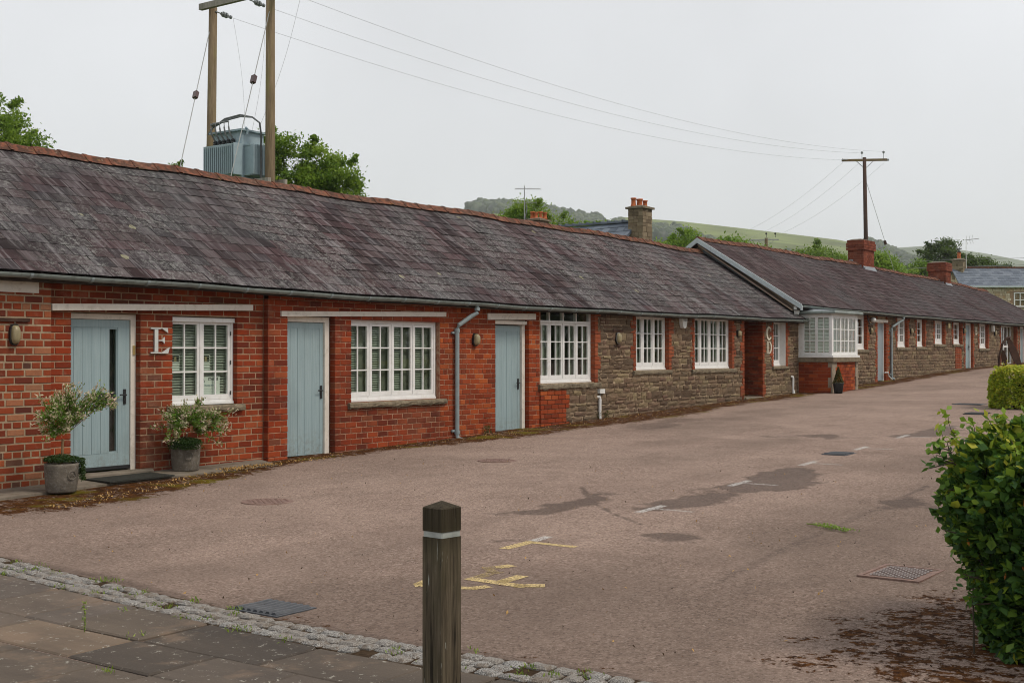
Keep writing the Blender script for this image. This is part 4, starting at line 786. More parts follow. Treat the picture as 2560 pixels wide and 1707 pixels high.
# chimneys of the far range
def brick_chimney(parent,x0,x1,y0,y1,z0,z1,label,limit=True):
    o=MB().box(x0+.01,x1-.01,y0+.01,y1-.01,z0,z1-.04).build('chimney','mortar_red',parent); o['label']=label; z=z0;k=0; n=int((z1-z0)/.095)
    me=unit_mesh('brick',[(0,0,0),(1,0,0),(1,1,0),(0,1,0),(0,0,1),(1,0,1),(1,1,1),(0,1,1)],BOXF,'brick_stack')
    while k<n:
        g_=.055 if n-4<=k<n-1 else .03 if k==n-1 else (.03 if k==n-4 else 0); X0,X1,Y0,Y1=x0-g_,x1+g_,y0-g_,y1+g_
        def run(a,b):
            v=a+(.13 if k%2 else 0); L=[a] if v>a else []
            while v<b-.06: L.append(v); v+=.262
            return L+[b]
        f_=run(X0,X1); s_=run(Y0,Y1)
        for p,q in zip(f_[:-1],f_[1:]): inst('brick',me,Matrix.Translation((p,Y0,z))@Matrix.Diagonal((q-p-.01,.06,.084,1)),o)
        for p,q in zip(s_[:-1],s_[1:]): inst('brick',me,Matrix.Translation((X0,p+(.062 if p==Y0 else 0),z))@Matrix.Diagonal((.06,q-p-.01-(.062 if p==Y0 else 0),.084,1)),o)
        z+=.095;k+=1
    MB().add([(x0-.02,y0-.02,z-.005),(x1+.02,y0-.02,z-.005),(x1+.02,y1+.02,z-.005),(x0-.02,y1+.02,z-.005),(x0+.15,y0+.15,z+.05),(x1-.15,y0+.15,z+.05),(x1-.15,y1-.15,z+.05),(x0+.15,y1-.15,z+.05)],BOXF).build('flaunching','concrete',o)
    for i in range(3):                                                    # stepped lead where the stack meets the slates
        yy=y0-.02; zz=zr2(x0)-.7*(3.0-y0)
    for i in range(4):
        a=y0+(i-.5)*.16; zz=zr2(x0)-.68*(3.0-a); MB().box(x0-.035,x0-.006,a,a+.15,zz-.02,zz+.13).build('flashing','lead',o)
    zz=zr2(x0)-.68*(3.0-y0); MB().add([(x0-.04,y0-.10,zz-.05),(x1+.04,y0-.10,zz-.05),(x1+.04,y0-.005,zz+.03),(x0-.04,y0-.005,zz+.03),(x0-.04,y0-.10,zz-.02),(x1+.04,y0-.10,zz-.02),(x1+.04,y0-.005,zz+.14),(x0-.04,y0-.005,zz+.14)],BOXF).build('flashing','lead',o)
    return o
brick_chimney(B2,46.6,47.75,2.7,3.32,4.4,5.93,'larger red brick chimney stack with corbelled top')
brick_chimney(B2,56.45,57.2,2.62,3.4,4.3,5.66,'further red brick chimney stack with corbelled top')
# ------------------------------------------------------------------ paving, setts and things in the ground
def bandx(y): return float(np.interp(y,[-13,-11,-9.6,-8.8,-7.9,-6.5,-4.6,-3],[5.62,5.60,5.50,5.52,5.57,5.70,5.92,6.1]))
pav=MB(); pav.add([(0.5,-13.5,-.19),(5.55,-13.5,h(5.5)-.012),(5.95,-3.4,h(5.9)-.012),(0.5,-3.4,-.19),(0.5,-13.5,-.3),(5.55,-13.5,-.3),(5.95,-3.4,-.3),(0.5,-3.4,-.3)],BOXF)
pv=pav.build('pavement','soil',org=(3,-8,-.3)); tag(pv,'riven sandstone flag paving',kind='structure')
r_=random.Random(12); edge=0.06; x=0
def flag(x0,x1,y0,y1,top=.018):
    q=lambda: r_.uniform(-.008,.008); zt=r_.uniform(-.004,.006)
    V=[];n=4
    P=[(x0+q(),y0+q()),(x1+q(),y0+q()),(x1+q(),y1+q()),(x0+q(),y1+q())]
    P=[(min(a,bandx(b)-.012),b) for a,b in P]; ins=.012; cx=(x0+x1)/2; cy=(y0+y1)/2
    tl=[r_.uniform(-.004,.004) for _ in range(4)]
    V=[(a,b,h(a)-.06) for a,b in P]+[(a,b,h(a)+.004+zt+t) for (a,b),t in zip(P,tl)]+[(a+(cx-a)*ins*2/(abs(x1-x0)),b+(cy-b)*ins*2/(abs(y1-y0)),h(a)+top-.004+zt+t) for (a,b),t in zip(P,tl)]
    F=[(8,9,10,11)]+[(i,(i+1)%4,4+(i+1)%4,4+i) for i in range(4)]+[(4+i,4+(i+1)%4,8+(i+1)%4,8+i) for i in range(4)]
    MB().add(V,F).build('flagstone','flagstone',pv)
xs=5.62; cours=[.62,.50,.74,.58,.46,.70,.55,.64,.6]
first=True
for wd in cours:
    y=-13.2+r_.uniform(0,.5)
    while y<-3.6:
        L=r_.choice((.45,.62,.75,.9,1.05))*r_.uniform(.92,1.08); x1=xs if not first else bandx(y+L/2); flag(xs-wd+.009,(x1 if not first else xs+.35)-.009,y+.009,min(y+L,-3.5)-.009); y+=L
    xs-=wd; first=False
# granite setts, three to four abreast
sb=MB(); ys=list(np.arange(-13.2,-3.2,.5))
for a,b in zip(ys[:-1],ys[1:]):
    xa,xb=bandx(a),bandx(b); sb.add([(xa,a,h(xa)-.2),(xa+.46,a,h(xa)-.2),(xb+.46,b,h(xb)-.2),(xb,b,h(xb)-.2),(xa,a,h(xa)+.010),(xa+.40,a,h(xa)+.008),(xb+.40,b,h(xb)+.008),(xb,b,h(xb)+.010)],BOXF)
sk_=sb.build('sett_kerb','soil',org=(5.7,-8,-.4)); tag(sk_,'band of worn granite setts between paving and tarmac',kind='structure')
sg=[]
for s_ in range(8):
    q=random.Random(100+s_); V=[(q.uniform(-.06,.06),q.uniform(-.06,.06),-.5) for _ in range(1)]
    c=[(0,0),(.5,-.03),(1,0),(1.03,.5),(1,1),(.5,1.03),(0,1),(-.03,.5)]; c=[(a+q.uniform(-.05,.05),b+q.uniform(-.05,.05)) for a,b in c]
    V=[(a,b,-3) for a,b in c]+[(a,b,.35+q.uniform(-.3,.2)) for a,b in c]+[(.5+(a-.5)*.72,.5+(b-.5)*.72,1+q.uniform(-.25,.2)) for a,b in c]+[(.5,.5,1.1)]
    F=[(i,(i+1)%8,8+(i+1)%8,8+i) for i in range(8)]+[(8+i,8+(i+1)%8,16+(i+1)%8,16+i) for i in range(8)]+[(16+i,16+(i+1)%8,24) for i in range(8)]
    sg.append(unit_mesh('sett',V,F,'granite'))
pos=[]
for k in range(3):
    y=-12.4+r_.uniform(0,.1)
    while y<-3.6:
        L=r_.uniform(.095,.165); xx=bandx(y)+.014+k*.124+r_.uniform(-.010,.010)
        if r_.random()>.05: pos.append((xx,y,L))
        y+=L+r_.uniform(.018,.034)
pos.sort(key=lambda t:(Vector((t[0],t[1],0))-CAMLOC).length)
mb=MB()
for i,(xx,y,L) in enumerate(pos):
    M=Matrix.Translation((xx,y,h(xx)+.008+r_.uniform(-.003,.004)))@Matrix.Rotation(r_.uniform(-.09,.09),4,'Z')@Matrix.Diagonal((.098*r_.uniform(.86,1.05),L,.019,1)); me=r_.choice(sg)
    if i<300: inst('sett',me,M,sk_)
    else: mb.add([tuple(M@v.co) for v in me.vertices],[tuple(p.vertices) for p in me.polygons])
if mb.v: mb.build('setts','granite',sk_,kind='stuff')
# concrete apron before door E
ap=rough_slab(None,'apron','concrete',8.0,13.2,-.62,.08,-.4,h(10)+.035) if False else MB()
ap.add([(7.9,-.82,-.5),(10.6,-.52,-.5),(13.3,-.60,-.5),(13.6,.1,-.5),(7.9,.1,-.5),(7.9,-.82,h(7.9)+.02),(10.6,-.52,h(10.6)+.028),(13.3,-.60,h(13.3)+.012),(13.6,.1,h(13.6)+.035),(7.9,.1,h(7.9)+.045)],[(0,1,2,3,4),(5,6,7,8,9),(0,1,6,5),(1,2,7,6),(2,3,8,7),(3,4,9,8),(4,0,5,9)])
tag(ap.build('path','concrete',org=(10.6,-.3,-.5)),'strip of worn concrete along the foot of the brick wall',kind='structure')
# painted marks on the tarmac
def mark(name,polys,mat,label):
    mb=MB()
    for P in polys:
        n=len(P); mb.add([(a,b,h(a)+.004) for a,b in P],[tuple(range(n))])
    o=mb.build(name,mat,org=(polys[0][0][0],polys[0][0][1],h(polys[0][0][0]))); tag(o,label,kind='structure'); return o
def stroke(pts,wd):
    out=[]
    for (a,b),(c,d) in zip(pts[:-1],pts[1:]):
        L=math.hypot(c-a,d-b); ux,uy=(c-a)/L,(d-b)/L; e=wd*.35; a2,b2,c2,d2=a-ux*e,b-uy*e,c+ux*e,d+uy*e
        out.append([(a2-uy*wd/2,b2+ux*wd/2),(a2+uy*wd/2,b2-ux*wd/2),(c2+uy*wd/2,d2-ux*wd/2),(c2-uy*wd/2,d2+ux*wd/2)])
    return out
for i,(x0,yl) in enumerate(((12.14,-7.69),(14.74,-7.50),(17.3,-7.35),(19.75,-7.22),(22.0,-7.13),(24.3,-7.08))):
    mark('parking_mark',stroke([(x0-.30,yl-.01),(x0+.26,yl+.015)],.10),'white_mark','worn white parking bay end mark'); mark('parking_mark',[[(x0-.03,yl-.06),(x0-.03,yl-.50),(x0+.05,yl-.50),(x0+.05,yl-.06)]],'white_faded','faded white dividing line of a parking bay')
mark('parking_mark',stroke([(9.68,-7.82),(9.93,-7.80)],.105),'white_mark','worn white end of the yellow corner mark')
mark('parking_mark',stroke([(9.22,-7.84),(9.63,-7.83)],.115)+[[(9.56,-7.87),(9.56,-8.34),(9.645,-8.34),(9.645,-7.87)]],'yellow_paint','yellow parking bay corner mark behind the wooden post')
mark('parking_symbol',stroke([(8.50,-8.39),(8.42,-8.37)],.12)+stroke([(7.86,-8.50),(7.84,-9.0)],.115)+stroke([(7.85,-8.97),(7.93,-9.09)],.13)+stroke([(7.93,-8.76),(8.16,-8.75)],.115)+stroke([(7.88,-8.78),(7.95,-8.76)],.09)+stroke([(7.41,-8.36),(7.47,-8.30),(7.57,-8.27)],.10)+stroke([(7.50,-8.62),(7.57,-8.74),(7.66,-8.78)],.105),'yellow_paint','yellow wheelchair symbol painted on the tarmac')
mark('parking_symbol',stroke([(8.42,-8.36),(8.31,-8.31)],.11)+stroke([(8.30,-8.33),(8.20,-8.45),(8.19,-8.51)],.09)+stroke([(8.17,-8.46),(8.02,-8.49),(7.87,-8.49)],.10),'yellow_faded','faded middle of the yellow wheelchair symbol')
# drains and covers
def grate(x0,x1,y0,y1,nb,label,along='x',wavy=0.,mat='cast_iron'):
    zc=h((x0+x1)/2); o=MB(); rect_frame_flat(o,x0,x1,y0,y1,zc-.03,zc+.008,.025); fr=o.build('drain_grate',mat,org=((x0+x1)/2,(y0+y1)/2,zc)); tag(fr,label,'drain','drains and covers in the tarmac')
    MB().box(x0+.02,x1-.02,y0+.02,y1-.02,zc+.0006,zc+.0012).build('pit','print_black',fr)
    for i in range(nb):
        t=(i+.5)/nb; b=MB()
        if along=='x':
            y=y0+.025+(y1-y0-.05)*t; pts=[(x0+.025+(x1-x0-.05)*k/8,y+wavy*math.sin(k*1.1),zc+.006) for k in range(9)]
        else:
            xx=x0+.025+(x1-x0-.05)*t; pts=[(xx,y0+.025,zc+.006),(xx,y1-.025,zc+.006)]
        b.tube(pts,min(.021,(y1-y0)/nb*.34 if along=='x' else (x1-x0)/nb*.3),6); b.build('bar',mat,fr)
def rect_frame_flat(mb,x0,x1,y0,y1,z0,z1,w):
    mb.box(x0,x0+w,y0,y1,z0,z1); mb.box(x1-w,x1,y0,y1,z0,z1); mb.box(x0+w,x1-w,y0,y0+w,z0,z1); mb.box(x0+w,x1-w,y1-w,y1,z0,z1)
grate(5.99,6.37,-8.28,-7.80,7,'grey slotted drain grate set against the granite setts',wavy=.006)
grate(18.52,19.0,-7.42,-7.04,8,'black barred gully grate between white parking marks','y'); grate(27.5,28.1,-7.0,-6.55,8,'distant dark gully grate near the far small hedge','y',mat='black_iron')
def cover(cx,cy,wx,wy,label,round_=False,studs=10,mat='rust_cover',ang=0.):
    zc=h(cx); o=MB()
    if round_: o.lathe((cx,cy,zc-.03),[(wx/2,.0),(wx/2,.034),(wx/2-.03,.036)],32)
    else: o.box(cx-wx/2,cx+wx/2,cy-wy/2,cy+wy/2,zc-.03,zc+.004)
    ob=o.build('manhole_cover',mat,org=(cx,cy,zc)); tag(ob,label,'manhole cover','drains and covers in the tarmac')
    if not round_:
        f=MB(); rect_frame_flat(f,cx-wx/2-.035,cx+wx/2+.035,cy-wy/2-.035,cy+wy/2+.035,zc-.03,zc+.009,.032); f.build('frame',mat,ob)
    s=MB()
    for i in range(studs):
        for j in range(studs-2):
            a=cx+(i+.5-studs/2)/studs*wx*.86; b=cy+(j+.5-(studs-2)/2)/(studs-2)*wy*.86
            if round_ and math.hypot(a-cx,b-cy)>wx*.42: continue
            t=(i+j)%2; s.obox((a,b,zc+.007),((math.cos(t*1.57+.5),math.sin(t*1.57+.5),0),(-math.sin(t*1.57+.5),math.cos(t*1.57+.5),0),(0,0,1)),(.018,.007,.004))
    s.build('studs','cover_stud' if studs>11 else mat,ob,kind='stuff'); return ob
cover(9.96,-11.19,.58,.42,'rectangular studded cover with a pale frame beside the near hedge',studs=13)
cover(10.34,-3.55,.62,.62,'round rusty cover in front of the blue front door',True,8); cover(15.48,-3.1,.62,.62,'round rusty cover out from the second window',True,8)
cover(30.9,-5.75,.7,.6,'distant square cover by the far small hedge',studs=8,mat='cast_iron')
# ------------------------------------------------------------------ wooden post
bo=empty('bollard',(4.53,-10.90,h(4.5)),'square weathered timber post with a pale band near its top','bollard')
def sq(c,hw,z):
    e=min(.007,hw*.4); return [(c[0]+a,c[1]+b,z) for a,b in ((-hw+e,-hw),(hw-e,-hw),(hw,-hw+e),(hw,hw-e),(hw-e,hw),(-hw+e,hw),(-hw,hw-e),(-hw,-hw+e))]
def stack(c,levels):
    V=[];F=[]
    for hw,z in levels: V+=sq(c,hw,z)
    n=len(levels)
    for i in range(n-1):
        for k in range(8): F.append((i*8+k,i*8+(k+1)%8,(i+1)*8+(k+1)%8,(i+1)*8+k))
    F+=[tuple(range(8))[::-1],tuple((n-1)*8+k for k in range(8))]; return MB().add(V,F)
zb=h(4.5); 
def post_piece(name,levels,mat):
    V0=stack((0,0),levels); o=V0.build(name,mat,bo); o.matrix_parent_inverse=Matrix(); o.matrix_basis=Matrix.Rotation(R(-5),4,'Z'); return o
post_piece('post',[(.066,-.15),(.066,.955)],'bollard_wood'); post_piece('band',[(.0625,.956),(.0625,.982)],'bollard_band'); post_piece('cap',[(.066,.983),(.066,1.088),(.060,1.093),(.004,1.118)],'bollard_wood')
# ------------------------------------------------------------------ things on the walls
def wall_lamp(x,y,z,label,w_=.17,hh=.30,bracket=False,old=False,d=.10):
    t=empty('wall_lamp',(x,y,z-hh/2),label,'wall lamp','bulkhead lamps on the walls')
    def ov(rx,rz,n=20,e=2.8): return [(x+rx*math.copysign(abs(math.cos(a))**(2/e),math.cos(a)),z+rz*math.copysign(abs(math.sin(a))**(2/e),math.sin(a))) for a in [2*math.pi*k/n for k in range(n)]]
    MB().prism(ov(w_/2,hh/2),'y',y-.035,y+.005).build('base','black_iron',t)
    mb=MB(); V=[];F=[]
    for k,(f_,dy) in enumerate(((.90,-.035),(.88,-.075),(.72,-.105),(.40,-.118))): V+=[(a,y+dy*d/.10,b) for a,b in ov(w_/2*f_,hh/2*f_)]
    for k in range(3): F+=[(k*20+i,k*20+(i+1)%20,(k+1)*20+(i+1)%20,(k+1)*20+i) for i in range(20)]
    F.append(tuple(60+i for i in range(20))); mb.add(V,F).build('lens','lamp_lens',t,smooth=True)
    g_=MB(); rr=ov(w_/2*.97,hh/2*.97); g_.tube([(a,y-.045,b) for a,b in rr]+[(rr[0][0],y-.045,rr[0][1])],.007,5); g_.build('guard','galv' if old else 'black_iron',t)
    if bracket: MB().box(x-.20,x+.22,y-.03,y,z+hh/2+.03,z+hh/2+.075).build('bracket','rust_steel',t)
    if old: MB().box(x-.14,x+.14,y-.02,y,z-hh/2-.06,z-hh/2-.02).build('bracket','rust_steel',t)
    return t
wall_lamp(9.30,0,1.86,'oval bulkhead lamp under a rusty bar on the old brick at left',.13,.27,True,d=.09)
wall_lamp(18.92,0,1.875,'oval bulkhead lamp on the red brick right of the downpipe',.15,.24,d=.10)
wall_lamp(24.1,-.01,1.95,'oval bulkhead lamp with brackets on the brown stone wall',.17,.25,True,True,d=.09); wall_lamp(30.18,-.01,2.13,'round bulkhead lamp beside the dark entrance recess',.18,.18,d=.08)
wall_lamp(39.85,-.01,2.33,'pale bulkhead lamp left of the plain grey door',.13,.22,True,d=.09); wall_lamp(43.82,-.01,2.38,'small square bulkhead lamp between two narrow windows',.17,.2,d=.08); wall_lamp(54.4,-.01,2.45,'furthest small bulkhead lamp by the glazed screen',.18,.24,d=.08)
wall_lamp(31.05+18.95,-.01,2.47,'small dark lamp beside the pale door by letter B',.12,.2,d=.1)
gl_=empty('wall_lamp',(39.72,0,2.5),'swan neck lamp with a pale globe above another lamp','wall lamp','bulkhead lamps on the walls')
MB().tube([(39.62,-.01,2.88),(39.60,-.05,2.66),(39.62,-.10,2.55),(39.70,-.14,2.53),(39.77,-.15,2.58)],.018,8).build('arm','black_iron',gl_); MB().lathe((39.79,-.15,2.60),[(.02,0),(.075,.03),(.09,.08),(.075,.13),(.02,.16)],14).build('globe','alarm_white',gl_,smooth=True)
def alarm(x,z,label,w_=.30,hh=.28,txt='TGD',y=0):
    t=empty('alarm_box',(x,y,z),label,'alarm box','alarm boxes on the walls'); o=MB()
    tp=[(x-w_/2,z+hh),(x+w_/2,z+hh),(x+w_/2*.94,z+hh*.6),(x+w_*.30,z+.03),(x+w_*.16,z),(x-w_*.16,z),(x-w_*.30,z+.03),(x-w_/2*.94,z+hh*.6)]; n=8
    o.add([(a,y,b) for a,b in tp]+[(x+(a-x)*.86,y-.085,z+.012+(b-z)*.94) for a,b in tp],[tuple(range(n))[::-1],tuple(range(n,2*n))]+[(i,(i+1)%n,n+(i+1)%n,n+i) for i in range(n)]); o.build('case','alarm_white',t)
    if txt: text('lettering',txt,hh*.30,at3(x,y-.087,z+hh*.73),'print_black',t,.001)
alarm(27.1,2.21,'white alarm box lettered in black between two windows',y=-.02); alarm(33.86,2.70,'white alarm box beneath the grey bargeboard',.26,.25,'TGD',y=-.03); alarm(54.0,2.48,'white alarm box above the furthest lamp',.26,.28,'',y=-.02)
ye=empty('wall_plaque',(48.2,-.01,2.56),'small yellow plaque high on the stone wall','plaque'); MB().box(48.08,48.32,-.03,.0,2.56,2.74).build('plate','brass',ye)
# serif letters, cut from plate
def strip(mb,pts,wds,y0,y1):
    """ribbon of varying width along a curve"""
    n=len(pts); L=[];Rr=[]
    for i in range(n):
        a=pts[max(i-1,0)];b=pts[min(i+1,n-1)]; dx,dz=b[0]-a[0],b[1]-a[1]; l=math.hypot(dx,dz) or 1; nx_,nz_=-dz/l,dx/l; w=wds[i]/2
        L.append((pts[i][0]+nx_*w,pts[i][1]+nz_*w)); Rr.append((pts[i][0]-nx_*w,pts[i][1]-nz_*w))
    for i in range(n-1): mb.prism([L[i],L[i+1],Rr[i+1],Rr[i]],'y',y0,y1)
def letter(ch,x,z,w,hh,y,label,mat):
    mb=MB(); y0,y1=y-.03,y-.005; B=lambda a,b,c,d: mb.box(x+a*w,x+b*w,y0,y1,z+c*hh,z+d*hh)
    if ch=='E':
        B(.20,.38,.035,.965);B(0,.9,0,.035);B(0,.88,.965,1);B(.40,.66,.485,.525)
        mb.prism([(x+.98*w,z+.24*hh),(x+.9*w,z),(x+.60*w,z+.036*hh)],'y',y0+.001,y1-.001); mb.prism([(x+.90*w,z+.80*hh),(x+.88*w,z+hh),(x+.60*w,z+.964*hh)],'y',y0+.001,y1-.001)
        mb.prism([(x+.72*w,z+.64*hh),(x+.72*w,z+.38*hh),(x+.58*w,z+.505*hh)],'y',y0+.001,y1-.001); B(0,.5,.036,.05);B(0,.5,.95,.964)
    if ch=='C':
        P=[(x+w*(.55+.45*math.cos(t)),z+hh*(.5+.48*math.sin(t))) for t in np.linspace(R(48),R(312),26)]; strip(mb,P,[w*(.10+.16*math.sin(k/25*math.pi)**1.5) for k in range(26)],y0,y1); B(.84,.95,.68,.93);B(.86,.95,.10,.25)
    if ch in 'DB':
        B(.14,.32,.03,.97);B(0,.46,0,.03);B(0,.46,.97,1)
        if ch=='D':
            P=[(x+w*(.38+.52*math.cos(t)),z+hh*(.5+.485*math.sin(t))) for t in np.linspace(R(90),R(-90),24)]; strip(mb,P,[w*(.05+.17*math.sin(k/23*math.pi)**1.5) for k in range(24)],y0,y1)
        else:
            for cz,rz,rx in ((.75,.235,.42),(.26,.245,.52)):
                P=[(x+w*(.36+rx*math.cos(t)),z+hh*(cz+rz*math.sin(t))) for t in np.linspace(R(90),R(-90),18)]; strip(mb,P,[w*(.06+.16*math.sin(k/17*math.pi)**1.5) for k in range(18)],y0,y1)
    o=mb.build('wall_letter',mat,org=(x+w/2,y,z)); tag(o,label,'letter','metal letters on the walls')
letter('E',11.50,1.62,.34,.365,.10,'large grey serif letter E between blue door and window','letter_metal'); letter('C',31.92,1.985,.31,.345,0,'pale serif letter C above another letter on the stone pier','letter_cream'); letter('D',31.93,1.60,.33,.34,0,'pale serif letter D below another letter on the stone pier','letter_cream'); letter('B',51.58,2.34,.26,.31,0,'small distant pale serif letter B by the pale door','letter_cream')
# notices in the first window
nt_=MB().box(12.555,12.93,.262,.264,.965,1.275).build('window_notice','paper',org=(12.74,.263,.965)); tag(nt_,'printed notice with a triangle mark in the lower right panes','notice')
text('lettering','STABLES',.052,at3(12.80,.260,1.232),'print_black',nt_); text('lettering','Opening times',.034,at3(12.73,.260,1.14),'transformer_paint',nt_)
mb=MB(); mb.prism([(12.575,1.19),(12.64,1.19),(12.607,1.26)],'y',.2595,.2605); nl=mb.build('emblem','print_black',nt_); MB().prism([(12.592,1.199),(12.624,1.199),(12.608,1.232)],'y',.2588,.2594).build('emblem','paper',nt_)
for k in range(4): MB().box(12.60,12.88-.03*(k%2),.2605,.2615,1.085-.028*k,1.089-.028*k).build('print_line','transformer_paint',nt_)
for i,xx in enumerate((12.0,12.57)):
    pc=MB().box(xx,xx+.17,.270,.273,1.36,1.60).build('window_picture','paper',org=(xx,.27,1.36)); tag(pc,('square card hanging in the left casement middle panes','square card hanging in the right casement middle panes')[i],'card')
    MB().box(xx+.012,xx+.158,.267,.2695,1.50,1.588).build('picture','print_black',pc); MB().box(xx+.07,xx+.11,.265,.2668,1.50,1.57).build('picture','lamp_lens',pc)
# ------------------------------------------------------------------ foliage
def leaf_cloud(C,size,rnd,up=.6,aspect=.55,fold=True,droop=0.,dirs=None):
    """diamond leaves at the points C; returns vertices, quads, random values"""
    n=len(C); size=np.broadcast_to(size,(n,)); d=RG.normal(size=(n,3)) if dirs is None else dirs+RG.normal(size=(n,3))*.35; d[:,2]-=droop; d/=np.linalg.norm(d,axis=1)[:,None]
    nn=RG.normal(size=(n,3)); nn[:,2]=np.abs(nn[:,2])+up; s=np.cross(d,nn); s/=np.linalg.norm(s,axis=1)[:,None]+1e-9
    L=size[:,None]; a=C-d*L*.5; b=C+s*L*aspect*.5-d*L*.08; c=C+d*L*.5; e=C-s*L*aspect*.5-d*L*.08
    V=np.stack([a,b,c,e],1).reshape(-1,3); F=(np.arange(n)*4)[:,None]+np.arange(4); return V,F,np.repeat(rnd,4)
def tree(name,label,cat,base,top,ells,nclump,nper,lsize,mat,sig=.35,trunk=.22,group='trees behind the buildings',sprigs=10,barkm='bark',low=None):
    bz=base[2]; t=empty(name,base,label,cat,group); ells=[np.array(e,float) for e in ells]; cc=np.mean([e[:3] for e in ells],0)
    mb=MB(); mb.tube([base,(base[0]+.1,base[1],bz+(cc[2]-bz)*.5),(cc[0],cc[1],cc[2])],[trunk,trunk*.75,trunk*.35],8); tr_=mb.build('trunk',barkm,t,smooth=True)
    lm=MB(); Cs=[];cl_r=[]
    vol=np.array([e[3]*e[4]*e[5] for e in ells])**.67; vol/=vol.sum()
    for e,v in zip(ells,vol):
        k=max(3,int(nclump*v)); lm.tube([tuple(cc*.6+np.array(base)*.4),tuple((cc+e[:3])/2+RG.normal(size=3)*.15),tuple(e[:3])],[trunk*.4,trunk*.22,trunk*.1],5)
        u=RG.normal(size=(k,3)); u/=np.linalg.norm(u,axis=1)[:,None]; rr=RG.uniform(.35,1.0,size=k)**.5; p=e[:3]+u*rr[:,None]*e[3:6]
        for q in p[:max(3,k//4)]: lm.tube([tuple(e[:3]),tuple((e[:3]+q)/2+RG.normal(size=3)*.08),tuple(q)],[trunk*.09,trunk*.06,.008],4)
        Cs.append(p)
        for _ in range(max(1,int(sprigs*v))):                       # shoots standing out of the outline
            d=RG.normal(size=3); d[2]=abs(d[2])*1.0+.15; d/=np.linalg.norm(d); a=e[:3]+d*e[3:6]*.95; m=int(RG.integers(4,8)); Lg=RG.uniform(.35,.95)*max(e[3:6])*.45
            pts=a+np.linspace(0,1,m)[:,None]*d*Lg+np.cumsum(RG.normal(size=(m,3))*.03,0); Cs.append(pts); cl_r.append((len(Cs)-1,.35)); lm.tube([tuple(x) for x in pts],.010,4)
    lm.build('branches',barkm,t)
    P=[];Rn=[]; nper=int(nper*1.9)
    for i,p in enumerate(Cs):
        sc_=next((f for j,f in cl_r if j==i),1.); m=max(3,int(nper*sc_*RG.uniform(.6,1.4))) if sc_==1 else max(4,nper//3)
        q=(p[:,None,:]+RG.normal(size=(len(p),m,3))*sig*(1 if sc_==1 else .32)*np.array([1,1,.62])).reshape(-1,3); P.append(q)
        base_r=np.repeat(RG.uniform(.1,.8,size=len(p)),m); Rn.append(np.clip(base_r+RG.normal(size=len(q))*.13,0,1))
    P=np.concatenate(P); Rn=np.concatenate(Rn); V,F,r=leaf_cloud(P,lsize*RG.uniform(.7,1.3,size=len(P)),Rn,up=.8,droop=.25); npmesh('crown',V,F,r,mat,t); return t
g0=lambda x:h(x)-.1
tree('broadleaf_tree','leafy tree rising behind the roof at the far left','tree',(22.2,25.1,g0(22)),12,[(22.3,24.9,8.4,2.1,2.1,2.0),(22.6,24.6,10.9,1.0,1.0,.8),(23.5,23.6,9.3,1.1,1.0,.7),(24.1,23.0,8.5,.95,.9,.55),(21.7,25.7,10.5,1.4,1.3,1.4),(23.7,23.4,7.9,1.5,1.4,.9)],260,75,.125,'tree_leaf',.22,.25,sprigs=22)
tree('broadleaf_tree','leafy tree just right of the transformer poles','tree',(32.3,18.9,g0(32)),10,[(32.4,18.8,7.0,1.9,1.9,1.3),(31.7,19.6,8.5,.9,.9,.9),(32.2,19.2,9.3,.62,.62,.7),(33.0,18.1,8.6,.8,.8,.75),(33.45,17.5,8.0,.85,.8,.7),(32.8,18.4,7.6,1.3,1.3,.8),(31.6,19.7,7.2,1.4,1.3,1.2),(33.5,17.5,7.2,.9,.9,.6)],300,70,.12,'tree_leaf',.18,.22,sprigs=34)
tree('young_tree','slender young tree left of the transformer poles','tree',(25.3,16.6,g0(25)),7.5,[(24.9,16.5,6.2,.35,.35,.6),(24.75,16.9,6.9,.16,.16,.30),(25.12,16.2,7.0,.16,.16,.35)],22,40,.09,'tree_leaf',.10,.09,sprigs=8)
tree('broadleaf_tree','feathery tree behind the tall aerial and small chimney','tree',(49.2,20.5,g0(49)),9,[(49.0,20.6,7.4,1.25,1.25,1.0),(49.2,20.0,8.2,.8,.8,.7),(50.0,19.0,7.6,.9,.8,.6),(48.4,21.1,7.7,.7,.7,.45),(50.4,18.3,7.3,.7,.7,.5)],120,60,.12,'tree_leaf',.22,.2,sprigs=22)
tree('broadleaf_tree','low rounded tree between aerial and grey roof','tree',(51.5,18.0,g0(51)),8,[(51.3,18.0,7.0,1.1,1.1,.8),(51.9,17.2,7.3,.8,.8,.5),(50.9,18.4,7.3,.6,.6,.4)],60,60,.13,'lime_leaf',.22,.18,sprigs=8)
tree('young_tree','wispy tree top just above the near ridge','tree',(40.3,24.4,g0(40)),8,[(40.3,24.4,6.9,.25,.25,.5),(40.4,24.3,7.5,.22,.22,.25)],14,30,.11,'tree_leaf',.12,.08,sprigs=4)
tree('broadleaf_tree','bright green tree beside the gable apex','tree',(66.6,21,g0(66)),9,[(66.4,21.5,7.3,1.2,1.2,1.0),(66.8,20.9,8.2,.7,.7,.6),(65.8,22.0,7.3,.9,.9,.8)],110,60,.15,'lime_leaf',.26,.22,sprigs=16)
